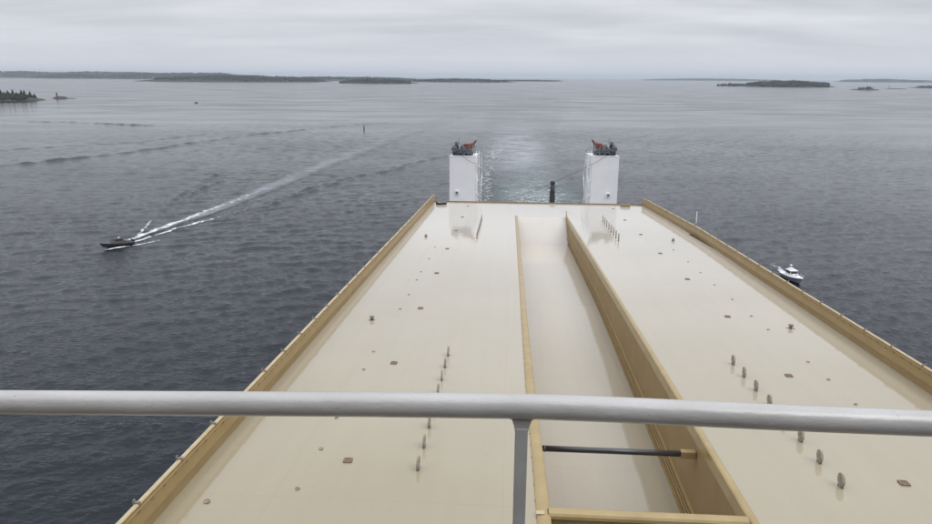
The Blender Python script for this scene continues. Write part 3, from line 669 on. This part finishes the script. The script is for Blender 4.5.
# well floor: a long ramp that climbs to the roof deck at its far end
fl = [(LN, -4.75), (25, -4.5), (31, -4.15), (36, -3.95), (42, -3.7), (48, -3.42), (57, -3.1), (66, -3.0), (76, -2.95), (83.5, -2.95), (84, -2.85), (LF, -.3)]
fb = MB(); fb.add([p for l, n in fl for p in ((0.7, l, n), (8.1, l, n))], [(2 * i, 2 * i + 1, 2 * i + 3, 2 * i + 2) for i in range(len(fl) - 1)])
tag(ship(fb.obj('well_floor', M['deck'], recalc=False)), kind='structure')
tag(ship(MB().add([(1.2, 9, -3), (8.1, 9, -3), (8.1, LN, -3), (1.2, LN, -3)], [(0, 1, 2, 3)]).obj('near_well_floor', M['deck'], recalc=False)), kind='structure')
def interp(tab, l):
    for (a, va), (b, vb) in zip(tab[:-1], tab[1:]):
        if l <= b: return va + (vb - va) * (l - a) / (b - a)
    return tab[-1][1]
_r = smooth_path([(9, 7.95), (20.5, 7.93), (31, 7.87), (48, 7.70), (66, 7.47), (LF + .3, 7.17)], 8)
_l = smooth_path([(9, 1.42), (20.5, 1.42), (31, 1.24), (48, 1.10), (66, .98), (LF + .3, .84)], 8)
def sR(l): return interp(_r, l)
def sL(l): return interp(_l, l)
def rwall(name, s0, s1, th, label):
    t = thing(name, label, 'wall')
    mb = MB(); vs = []
    for l, n in fl:
        s = (sR(l) if th > 0 else sL(l))
        vs += [(s, l, n - .3), (s, l, -0.012), (s + th, l, -0.012), (s + th, l, n - .3)]
    k = 4; fs = [(i * k + j, i * k + (j + 1) % k, (i + 1) * k + (j + 1) % k, (i + 1) * k + j) for i in range(len(fl) - 1) for j in range(k)] + [(0, 1, 2, 3)]
    mb.add(vs, fs); mb.obj('wall_plate', M['tan_dark'], t); return ship(t)
rw = rwall('well_wall', WR0, WR1, .12, 'tall tan wall on the right side of the sunken ramp')
lw = rwall('well_wall', 1.32, .80, -.12, 'tan wall on the left side of the sunken ramp hidden below its rim')
# ledges and pipes low on the right wall
def line(name, dn, ds, r, m, parent, round_=True):
    pts = []
    for l, n in fl:
        pts.append((sR(l) - ds, l, n + dn))
    return (MB().tube(pts, r, 8) if round_ else MB().sweep([(p[0], p[1], p[2], 1) for p in pts], [(-r, -.06), (r, -.06), (r, .06), (-r, .06)])).obj(name, m, parent)
line('pipe', .78, .07, .04, M['tan'], rw); line('pipe', .55, .08, .05, M['tan_dark'], rw)
line('ledge', 1.05, .05, .05, M['tan'], rw, False); line('ledge', .12, .06, .06, M['tan'], rw, False)
Ld = [1.3, 9, LN, 31, 42, 57, 66, 76, LF]
for a, b in zip(Ld[:-1], Ld[1:]):
    sheet(dk, [(SL, a), (sL(a) - .02, a), (sL(b) - .02, b), (SL, b)])
    sheet(dk, [(sR(a) + .05, a), (SRR if a < 74 else 19.9, a), (SRR if b < 75 else 19.6, b), (sR(b) + .05, b)])
sheet(dk, [(SL, LF), (19.6, LF), (19.0, LE), (SL, LE)])
sheet(dk, [(sL(1.3) - .02, 1.3), (sR(1.3) + .05, 1.3), (sR(9) + .05, 9), (sL(9) - .02, 9)])
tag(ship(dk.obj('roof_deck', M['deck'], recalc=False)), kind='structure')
tag(ship(MB().add([(sL(LF) - .3, 83.35, -3.0), (sR(LF) + .3, 83.35, -3.0), (sR(LF) + .3, LF, -.002), (sL(LF) - .3, LF, -.002)], [(0, 1, 2, 3)]).obj('ramp_end_plate', M['endwhite'])), kind='structure')
# near end beam between the two wells
be = thing('cross_beam', 'tan beam across the near end of the sunken ramp', 'beam')
rim_prof = [(-.22, -.05), (-.22, .06), (-.17, .13), (-.08, .165), (.08, .165), (.17, .13), (.22, .06), (.22, -.05)]
mb = MB(); vs = []
for s in (1.49, 7.86): vs += [(s, LN - .22 + (u), .0 + v * 1.0) for u, v in rim_prof]
mb.add(vs, [(j, (j + 1) % 8, 8 + (j + 1) % 8, 8 + j) for j in range(8)], False); mb.obj('rim', M['rim'], be)
MB().box(1.33, 7.89, LN - .30, LN - .14, -4.9, -.052).obj('wall_plate', M['tan'], be)
ship(be)
def coaming(name, pts, label):
    t = thing(name, label, 'coaming')
    vs = []; n = 10
    for s0, s1, l in pts:
        c, hw = (s0 + s1) / 2, (s1 - s0) / 2
        for k in range(n):
            a = math.pi * k / (n - 1); vs.append((c - math.cos(a) * hw, l, 0.012 + .085 * math.sin(a)))
        vs += [(c + hw, l, -.45), (c - hw, l, -.45)]
    k = n + 2; mb = MB()
    mb.add(vs, [(i * k + j, i * k + (j + 1) % k, (i + 1) * k + (j + 1) % k, (i + 1) * k + j) for i in range(len(pts) - 1) for j in range(k)], False)
    mb.add(vs[:k], [tuple(range(k))]); mb.add(vs[-k:], [tuple(range(k))])
    o = mb.obj('rim', M['rim'], t); return t
LS = [9, 15, 20.5, 24, 27, 31, 36, 42, 48, 57, 66, 76, LF + .3]
def wid(l): return interp([(9, .47), (20.5, .47), (31, .43), (48, .38), (LF + .3, .30)], l)
cl = coaming('well_coaming', [(sL(l) + .14 - wid(l), sL(l) + .14, l) for l in LS], 'rounded tan rim along the left side of the sunken ramp')
cx = MB()
for l in range(19, 46): # small bolts along the rim's left foot
    e_ = sL(l + .2) + .14 - wid(l + .2); cx.box(e_ - .022, e_ - .003, l + .2, l + .24, .0, .035)
tag(cx.obj('bolt_row', M['rust'], cl), kind='stuff')
MB().box(1.08, 1.36, 20.25, 20.45, .10, .13, .01).obj('joint_plate', M['tan_light'], cl)
ship(cl)
cr_ = coaming('well_coaming', [(sR(l) - .03, sR(l) - .03 + wid(l) * .68, l) for l in LS], 'rounded tan rim along the right side of the sunken ramp')
ship(cr_)
# transverse tube
tb = thing('strut', 'dark grey tube spanning the sunken ramp', 'strut')
MB().tube([(1.28, 0, 0), (7.25, 0, 0)], .125, 16).obj('tube', M['barblk'], tb)
MB().box(7.25, 7.86, -.15, .15, -.15, .15, .03).obj('bracket', M['tan_dark'], tb)
MB().tube([(1.42, 0, 0), (1.46, 0, 0)], .15, 14).obj('collar', M['steel'], tb)
MB().tube([(1.66, 0, 0), (1.70, 0, 0)], .15, 14).obj('collar', M['steel'], tb)
ship(tb, 0, 26.7, -.87)

# ------------------------------------------------------------------ bulwarks
ST = MB()
ST.box(.01, .18, -.05, .05, -.10, .035, .012); ST.box(-.03, .007, -.06, .06, -.25, .10, .01); st_me = ST.mesh('stanchion', M['knob'])
def bulwark(side, label):
    t = thing('bulwark', label, 'bulwark')
    # side -1 left (outer plane at SL), +1 right
    path = [(SL, 2), (SL, 30), (SL, 60), (SL, 98.6), (SL + .02, LE)] if side < 0 else [(SRR, 2), (SRR, 50), (SRR, 74), (19.15, 98.6), (19.0, LE)]
    d = -side    # inward
    P = [(s, l, 0, 1) for s, l in path]
    MB().sweep(P, [(0, -.4), (0, 1.02), (d * .05, 1.02), (d * .10, .42), (d * .10, .37), (d * .05, .36), (d * .05, -.05)]).obj('upper_plate', M['tan'], t)
    MB().sweep(P, [(d * .053, .004), (d * .053, .357), (d * .063, .357), (d * .063, .004)]).obj('lower_plate', M['tan_dark'], t)
    MB().sweep(P, [(-d * .07, 1.023), (-d * .07, 1.075), (d * .03, 1.085), (d * .065, 1.06), (d * .065, 1.023)]).obj('cap', M['tan_light'], t)
    MB().sweep(P, [(d * .075, .90), (d * .07, .96), (d * .12, .96), (d * .12, .90)]).obj('ledge', M['tan'], t)
    ls = [18.32 + 2.76 * k for k in range(-2, 30)] if side < 0 else [32.9 + 2.83 * k for k in range(-8, 24)]
    def s_at(l):
        for (a, la), (b, lb) in zip(path[:-1], path[1:]):
            if la <= l <= lb: return a + (b - a) * (l - la) / (lb - la)
    for l in ls:
        if l > LE - .3: continue
        o = link('stanchion', st_me, t); o.location = (s_at(l) - d * .10, l, 1.10); o.scale = (d, 1, 1)
    cl_ = MB(); l = 8
    while l < LE - .5:
        s = s_at(l) + d * .11; cl_.box(s - .02, s + .02, l, l + .12, .86, .915); l += .78
    tag(cl_.obj('clip_row', M['rust'], t), kind='stuff')
    return ship(t)
bulwark(-1, 'long tan bulwark along the left side of the roof deck')
bulwark(1, 'long tan bulwark along the right side of the roof deck')
sc2 = thing('stern_sill', 'low tan sill across the aft end of the roof deck', 'sill')
MB().box(SL + .1, 18.95, LE - .12, LE + .02, .004, .13, .02).obj('plate', M['tan'], sc2)
MB().box(SL + .1, 18.95, LE - .14, LE + .03, .133, .17).obj('cap', M['steel'], sc2)
for k in range(12):
    MB().box(-10 + 2.5 * k, -9.94 + 2.5 * k, LE - .4, LE - .16, .004, .12).obj('rib', M['tan_dark'], sc2)
ship(sc2)

# ------------------------------------------------------------------ pad eyes
def padeye(big=True):
    t = thing('pad_eye', 'x', 'pad eye')
    mb = MB(); n = 20; w_, h_ = .235, .25; zc = .27; th = .035; hr = .035
    ov = [(math.cos(2 * math.pi * k / n) * w_, math.sin(2 * math.pi * k / n) * h_ + zc) for k in range(n)]
    ho = [(math.cos(2 * math.pi * k / n) * hr, math.sin(2 * math.pi * k / n) * hr * 1.1 + zc + .06) for k in range(n)]
    vs = [(x_, u, v) for x_ in (-th, th) for ring in (ov, ho) for u, v in ring]
    fs = []
    for k in range(n):
        j = (k + 1) % n; fs += [(k, j, n + j, n + k), (2 * n + k, 3 * n + k, 3 * n + j, 2 * n + j), (k, 2 * n + k, 2 * n + j, j), (n + k, n + j, 3 * n + j, 3 * n + k)]
    mb.add(vs, fs).obj('plate', M['disc'], t)
    f = MB(); f.box(-.05, .05, -.14, .14, .0, .05, .01); f.obj('foot', M['rust'], t); return t
pe = padeye(); first = [True]
def put_pe(s, l, label, group, tall=1.0, rz=0):
    o = pe if first[0] else copy_tree(pe); first[0] = False
    ship(o, s, l, 0, rz); o['label'] = label; o['group'] = group; o.scale = (1, 1, tall) if tall != 1 else (1, 1, 1)
ORD = ['nearest', 'second nearest', 'third nearest', 'fourth nearest', 'fifth nearest', 'sixth nearest', 'seventh nearest', 'farthest']
for k in range(8):
    put_pe(11.88, 23.0 + 1.74 * k, 'grey oval pad eye, %s of the near row right of the ramp' % ORD[k], 'near right row of pad eyes', 1, math.radians(rnd.uniform(-3, 3)))
for k in range(8):
    put_pe(-3.13, 23.0 + 1.74 * k, 'grey oval pad eye, %s of the near row left of the ramp' % ORD[k], 'near left row of pad eyes', 1, math.radians(rnd.uniform(-3, 3)))
for k in range(8):
    put_pe(11.26, 71.0 + 1.82 * k, 'upright pad eye, %s of the far row before the right tower' % ORD[k], 'far right row of pad eyes', 1.6)
for k in range(8):
    put_pe(-3.38, 71.0 + 1.82 * k, 'upright pad eye, %s of the far row before the left tower' % ORD[k], 'far left row of pad eyes', 1.25)
# ------------------------------------------------------------------ deck sockets, vents, rings
def socket():
    t = thing('deck_socket', 'x', 'socket')
    m = MB()
    for x0, x1, y0, y1 in ((-.2, .2, -.2, -.14), (-.2, .2, .14, .2), (-.2, -.14, -.137, .137), (.14, .2, -.137, .137)): m.box(x0, x1, y0, y1, .0, .07)
    m.obj('frame', M['rust'], t)
    MB().box(-.136, .136, -.136, .136, .0, .06, .008).obj('lid', M['rustlid'], t); return t
so = socket(); first2 = True
for side, s, nm in ((0, -5.85, 'left'), (1, 14.25, 'right')):
    for k in range(8):
        l = 23.4 + 10.36 * k
        o = so if first2 else copy_tree(so); first2 = False
        ship(o, s + rnd.uniform(-.06, .06), l, 0, math.radians(rnd.uniform(-4, 4))); o.scale = (0.8,) * 3
        o['label'] = 'small rusty square socket, %s on the %s half of the deck' % (ORD[k], nm); o['group'] = 'square sockets along the deck'
def vent():
    t = thing('mushroom_vent', 'x', 'vent')
    MB().tube([(0, 0, 0), (0, 0, .32)], .11, 12).obj('neck', M['steel'], t)
    MB().tube([(0, 0, .24), (0, 0, .29), (0, 0, .34), (0, 0, .37)], [.20, .21, .17, .06], 14).obj('cap', M['steel'], t)
    m = MB()
    for k in range(4):
        a = math.pi / 4 + k * math.pi / 2; m.tube([(math.cos(a) * .1, math.sin(a) * .1, .12), (math.cos(a) * .27, math.sin(a) * .27, .0)], .025, 5)
    m.obj('stay', M['rust'], t); return t
ve = vent()
for i, (s, l, lb) in enumerate([(-8.48, 41.2, 'small mushroom vent beside the left bulwark, nearer one'), (-8.71, 71.0, 'small dark mushroom vent beside the left bulwark, farther one'),
        (17.41, 41.9, 'small mushroom vent beside the right bulwark, nearer one'), (16.94, 71.6, 'small dark mushroom vent beside the right bulwark, farther one')]):
    o = ve if i == 0 else copy_tree(ve); ship(o, s, l, 0, i); o['label'] = lb; o['group'] = 'mushroom vents on the roof deck'; o.scale = (0.78,) * 3
def ring():
    t = thing('lashing_ring', 'x', 'ring')
    MB().tube([(math.cos(a) * .10, math.sin(a) * .075, .035 + .03 * math.sin(a)) for a in [2 * math.pi * k / 14 for k in range(15)]], .016, 6, cap=False).obj('loop', M['rust'], t)
    MB().box(-.05, .05, -.10, -.05, 0, .05, .008).obj('lug', M['steel'], t); return t
ORDR = ['nearest the camera', 'second from the camera', 'third from the camera', 'fourth from the camera', 'fifth from the camera', 'sixth from the camera', 'fifth from the stern end', 'fourth from the stern end', 'third from the stern end', 'second from the stern end', 'last at the stern end']
ri = ring(); i = 0
for s, ll, nm in ((-7.15, (21.3, 24.2, 27.0, 32.7, 35.4, 43.8, 47.5, 52.0, 54.8, 60.0, 65.6), 'left'), (15.95, (30.4, 33.4, 35.9, 41.5, 44.4, 48.5, 52.8, 57.0, 61.2, 66.7), 'right')):
    for k, l in enumerate(ll):
        o = ri if i == 0 else copy_tree(ri); i += 1
        ship(o, s + rnd.uniform(-.08, .08), l, 0, rnd.uniform(0, 6)); o.scale = (0.8,) * 3
        o['label'] = 'tiny rusty lashing ring, %s along the %s line of rings' % (ORDR[k if k < len(ll) - 5 else k + 11 - len(ll)], nm); o['group'] = 'lashing rings on the %s half of the deck' % nm
o = copy_tree(ri); ship(o, -9.86, 20.25, 0, 1); o['label'] = 'single tiny lashing ring close to the left bulwark'; del o['group']; 
# corner hatches
def hatch(s, l, rz, label, m):
    t = thing('corner_hatch', label, 'hatch')
    MB().box(-.62, .62, -.5, .5, 0, .28, .03).obj('coaming', m, t)
    MB().box(-.68, .68, -.56, .56, .283, .36, .03).obj('lid', M['steel'], t)
    MB().tube([(-.25, -.4, .36), (-.25, -.4, .48), (.25, -.4, .48), (.25, -.4, .36)], .025, 6).obj('handle', M['black'], t)
    for q in (-.4, .4): MB().box(q - .07, q + .07, .45, .62, .30, .42, .01).obj('hinge', M['black'], t)
    return ship(t, s, l, 0, rz)
hatch(-9.75, 97.4, math.radians(35), 'dark steel hatch turned askew in the far left corner of the deck', M['black'])
hatch(16.3, 98.6, 0, 'tan steel hatch in the far right corner of the deck', M['tan'])

# ------------------------------------------------------------------ stern towers with their gear
def tower(s0, s1, h, inner, label, lab_gear):
    t = thing('stern_tower', label, 'tower'); w_ = (s1 - s0)
    D = 8.0
    MB().box(0, w_, 0, D, -6.5, h, .05).obj('casing', M['white'], t)
    MB().box(-.06, w_ + .06, -.06, D + .06, h, h + .12, .03).obj('top_rim', M['brightwhite'], t)
    li = w_ * .30 if inner > 0 else w_ * .66
    f = MB().box(li - .32, li + .32, -.32, -.002, -.35, .28, .05).obj('floodlight', M['brightwhite'], t)
    MB().box(li - .22, li + .22, -.345, -.322, -.25, .15).obj('lens', M['pipe_grey'], f)
    # stair flights and handrails on the inner side
    xs_ = w_ + .02 if inner > 0 else -.02; dx = .9 * inner
    g = MB()
    for k in range(4):
        z0 = -6.2 + 3.0 * k
        a, b = (.4, 3.4) if k % 2 == 0 else (3.4, .4)
        for off in (.1, .85):
            g.tube([(xs_ + inner * off, a, z0), (xs_ + inner * off, b, z0 + 2.8)], .06, 6)
            g.tube([(xs_ + inner * off, a, z0 + 1.0), (xs_ + inner * off, b, z0 + 3.7)], .035, 6)
    g.obj('stair', M['brightwhite'], t)
    # a ladder at the near inner corner
    ld = MB()
    for off in (.12, .55): ld.tube([(xs_ + inner * off, .1, -6.4), (xs_ + inner * off, .1, h + 1.0)], .04, 6)
    z = -6.2
    while z < h + .8: ld.tube([(xs_ + inner * .12, .1, z), (xs_ + inner * .55, .1, z)], .025, 5); z += .4
    ld.obj('ladder', M['white'], t)
    for k in range(3):
        zb = -.6 + 2.3 * k; MB().tube([(xs_ + inner * .05, -.05, zb + .7), (xs_ + inner * .75, -.05, zb)], .07, 6).obj('brace', M['brightwhite'], t)
    for y_ in (.3, D - .3):
        hr = MB()
        for q in range(5): hr.tube([(.2 + (w_ - .4) * q / 4, y_, h + .1), (.2 + (w_ - .4) * q / 4, y_, h + 1.1)], .03, 5)
        hr.tube([(.2, y_, h + 1.1), (w_ - .2, y_, h + 1.1)], .03, 5); hr.tube([(.2, y_, h + .6), (w_ - .2, y_, h + .6)], .025, 5)
        hr.obj('guard_rail', M['pipe_grey'], t)
    # exhaust pipes bent aft and towards the camera, soot black with pale lips
    mx = (lambda q: q) if inner > 0 else (lambda q: w_ - q)
    def goose(x, y, z, r, name='exhaust_pipe'):
        p = MB().tube([(mx(x), y, h), (mx(x), y, h + z * .55), (mx(x), y - r * .5, h + z * .85), (mx(x), y - r * 1.6, h + z), (mx(x), y - r * 2.6, h + z * .86)], r, 12, cap=False).obj(name, M['black'], t)
        MB().tube([(mx(x), y - r * 2.5, h + z * .88), (mx(x), y - r * 2.75, h + z * .83)], r * 1.12, 12).obj('lip', M['pipe_grey'], p)
    goose(.75, 1.6, 1.35, .42); goose(.95, 3.0, 2.0, .30); goose(1.55, 1.7, 1.15, .33); goose(2.35, 1.7, 1.25, .38); goose(3.2, 1.6, 1.05, .33); goose(1.9, 3.5, 1.5, .3)
    MB().box(min(mx(.35), mx(3.7)), max(mx(.35), mx(3.7)), 1.7, 4.2, h + .12, h + .75, .08).obj('machinery_box', M['black'], t)
    for x_, r_ in ((1.75, .38), (2.7, .40), (3.35, .3)):
        MB().tube([(mx(x_) - r_ * 0.9, .7, h + .2), (mx(x_) - r_ * .75, .7, h + .55), (mx(x_), .7, h + .82), (mx(x_) + r_ * .75, .7, h + .55), (mx(x_) + r_ * .9, .7, h + .2)], .09, 8).obj('pipe_bend', M['pipe_grey'], t)
    MB().tube([(mx(1.0), 2.2, h + 1.3), (mx(1.0), 2.2, h + 2.0)], [.33, .26], 10).obj('cowl', M['black'], t)
    MB().tube([(mx(1.35), 3.0, h + 1.9), (mx(1.35), 3.0, h + 3.0)], [.04, .02], 6).obj('whip_aerial', M['black'], t)
    ship(t, s0, 113, 0)
    # red crane with drum and jib leaning to the inner side, standing on the tower
    c = thing('deck_crane', lab_gear, 'crane')
    MB().tube([(0, 0, 0), (0, 0, .9)], [.42, .36], 12).obj('pedestal', M['pipe_grey'], c)
    MB().tube([(0, -.5, 1.35), (0, .5, 1.35)], .55, 14).obj('winch_drum', M['red'], c)
    MB().box(-.75, .35, -.35, .35, 1.0, 1.9, .1).obj('slewing_head', M['redmark'], c)
    MB().tube([(-.1, 0, 1.3), (inner * .55, 0, 1.75), (inner * 1.05, 0, 2.1)], [.50, .34, .18], 8).obj('jib', M['red'], c)
    MB().tube([(inner * 1.02, 0, 2.08), (inner * 1.30, 0, 2.5)], [.15, .10], 8).obj('jib_head', M['black'], c)
    MB().tube([(inner * 1.0, -.15, 2.05), (inner * .95, -.15, .8)], .05, 6).obj('hook_wire', M['black'], c)
    MB().tube([(inner * .2, -.3, .3), (inner * .9, -.3, 1.7)], [.14, .1], 8).obj('hydraulic_ram', M['pipe_grey'], c)
    ship(c, s0 + mx(2.95), 114.8, h + .12)
tower(-9.98, -5.7, 5.8, 1, 'white box tower rising behind the far left end of the deck', 'red crane with black tipped jib on the left white tower')
tower(12.95, 17.3, 6.1, -1, 'white box tower rising behind the far right end of the deck', 'red crane with black tipped jib on the right white tower')
# dark exhaust mast between the towers
em = thing('exhaust_mast', 'black stepped mast standing between the two white towers', 'mast')
MB().box(-.42, .42, -.42, .42, -6.5, -.1, .05).obj('lower_casing', M['black'], em)
MB().tube([(0, 0, -.1), (0, 0, .6), (0, 0, 1.6)], [.42, .36, .32], 12).obj('upper_pipe', M['black'], em)
MB().tube([(0, 0, 1.6), (0, 0, 2.0), (0, 0, 2.15)], [.38, .38, .2], 12).obj('cowl', M['black'], em)
for z in (-.5, .3, 1.0): MB().tube([(-.5, -.1, z), (.5, -.1, z + .05)], .08, 6).obj('step_band', M['black'], em)
ship(em, 6.85, 113, 0)
# stay wires
def wire(a, b, label, r=.025):
    A, B = Vector(a), Vector(b); pts = []
    for k in range(13):
        f = k / 12; p = A.lerp(B, f); p.z -= math.sin(math.pi * f) * .25; pts.append(p - A)
    w_ = MB().tube(pts, r, 5).obj('stay_wire', M['black']); tag(w_, label, 'wire', 'stay wires between towers and mast'); ship(w_, *a)
wire((-7.94, 112.8, 6.0), (-5.2, 112.8, 4.6), 'short dark wire slanting down the upper left tower front')
wire((15.35, 112.8, 6.3), (6.95, 112.9, 1.9), 'long dark wire from the right tower top down to the black mast')
wire((6.7, 112.9, 1.7), (-2.2, 112.9, -1.4), 'dark wire from the black mast down towards the left tower foot')
# antenna outside the right bulwark
an = thing('whip_antenna', 'thin white whip antenna outside the right bulwark', 'antenna')
MB().tube([(0, 0, -.2), (0, 0, .5), (0, 0, 2.3)], [.06, .045, .025], 8).obj('whip', M['brightwhite'], an)
MB().box(-.3, .1, -.05, .05, -.25, -.15).obj('bracket', M['steel'], an)
ship(an, 20.45, 76.5, 1.05); an.scale = (1, 1, .62)

# ------------------------------------------------------------------ superstructure below the camera and its railing
ss = MB(); ss.box(-13, 22, -25, 1.27, -3, 11.0); ss.box(-13, 22, -25, 1.34, 11.003, 11.15); ss.box(-14, 23, -25, -4.0, 11.153, 18)  # upper block behind the camera is unseen, sized to shade near deck and rail
tag(ship(MB().box(-13, 22, -3.95, 1.33, 11.154, 11.17).obj('walkway', M['walk'])), kind='structure')
tag(ship(ss.obj('bridge_house', M['housegrey'])), kind='structure')
rg = thing('railing', 'worn grey pipe handrail crossing the view in the foreground', 'railing')
rp = [(-2.6, 12.162), (-1.9, 12.187), (-1.2, 12.209), (-1.025, 12.215), (-.8, 12.222), (-.607, 12.228), (-.3, 12.238), (-.01, 12.2455), (.048, 12.2465), (.2, 12.2465), (.37, 12.2445), (.6, 12.242), (.795, 12.241), (1.2, 12.238), (1.9, 12.232), (2.6, 12.226)]
pp = smooth_path([(s, 1.25, n) for s, n in rp], 6)
MB().tube(pp, .0243, 28).obj('top_rail', M['rail'], rg)
pst = MB(); pst.box(.0202, .0448, 1.237, 1.263, 11.153, 12.205, .0025)
pst.obj('post', M['post'], rg)
gs = MB(); gs.add([(x, y, z) for y in (1.240, 1.260) for x, z in ((.0135, 12.222), (.0515, 12.222), (.0475, 12.210), (.0445, 12.196), (.0445, 12.180), (.0205, 12.180), (.0205, 12.196), (.0175, 12.210))],
    [tuple(range(8))[::-1], tuple(range(8, 16))] + [(i, (i + 1) % 8, 8 + (i + 1) % 8, 8 + i) for i in range(8)])
gs.obj('gusset', M['rail'], rg)
wb = MB()
for k in range(11):
    x = .0125 + .004 * k; wb.tube([(x - .0025, 1.2375 - .0008, 12.2265 + .0006 * (k % 2)), (x + .0025, 1.2375 - .0008, 12.2262)], .0017, 6)
tag(wb.obj('weld_bead', M['rail'], rg), kind='stuff')
for s in (-1.6, 1.6): MB().box(s - .013, s + .013, 1.237, 1.263, 11.153, 12.19, .0025).obj('post', M['post'], rg)
ship(rg)

# ------------------------------------------------------------------ haze over the sea
hz_ = MB().box(-WS - 300, WS + 300, -WS - 300, WS + 300, -45, 190).obj('haze', None or M['white'])
hz_.data.materials.clear(); hmz = bpy.data.materials.new('sea_haze'); hmz.use_nodes = True; t = hmz.node_tree; t.nodes.clear()
o_ = t.nodes.new('ShaderNodeOutputMaterial'); pv = t.nodes.new('ShaderNodeVolumePrincipled')
pv.inputs['Color'].default_value = (0.80, 0.90, 1.0, 1); pv.inputs['Density'].default_value = 4.4e-5; pv.inputs['Anisotropy'].default_value = 0.0
t.links.new(pv.outputs[0], o_.inputs['Volume']); hz_.data.materials.append(hmz)
tag(hz_, 'thin pale sea haze over the whole scene', None, None, 'stuff')
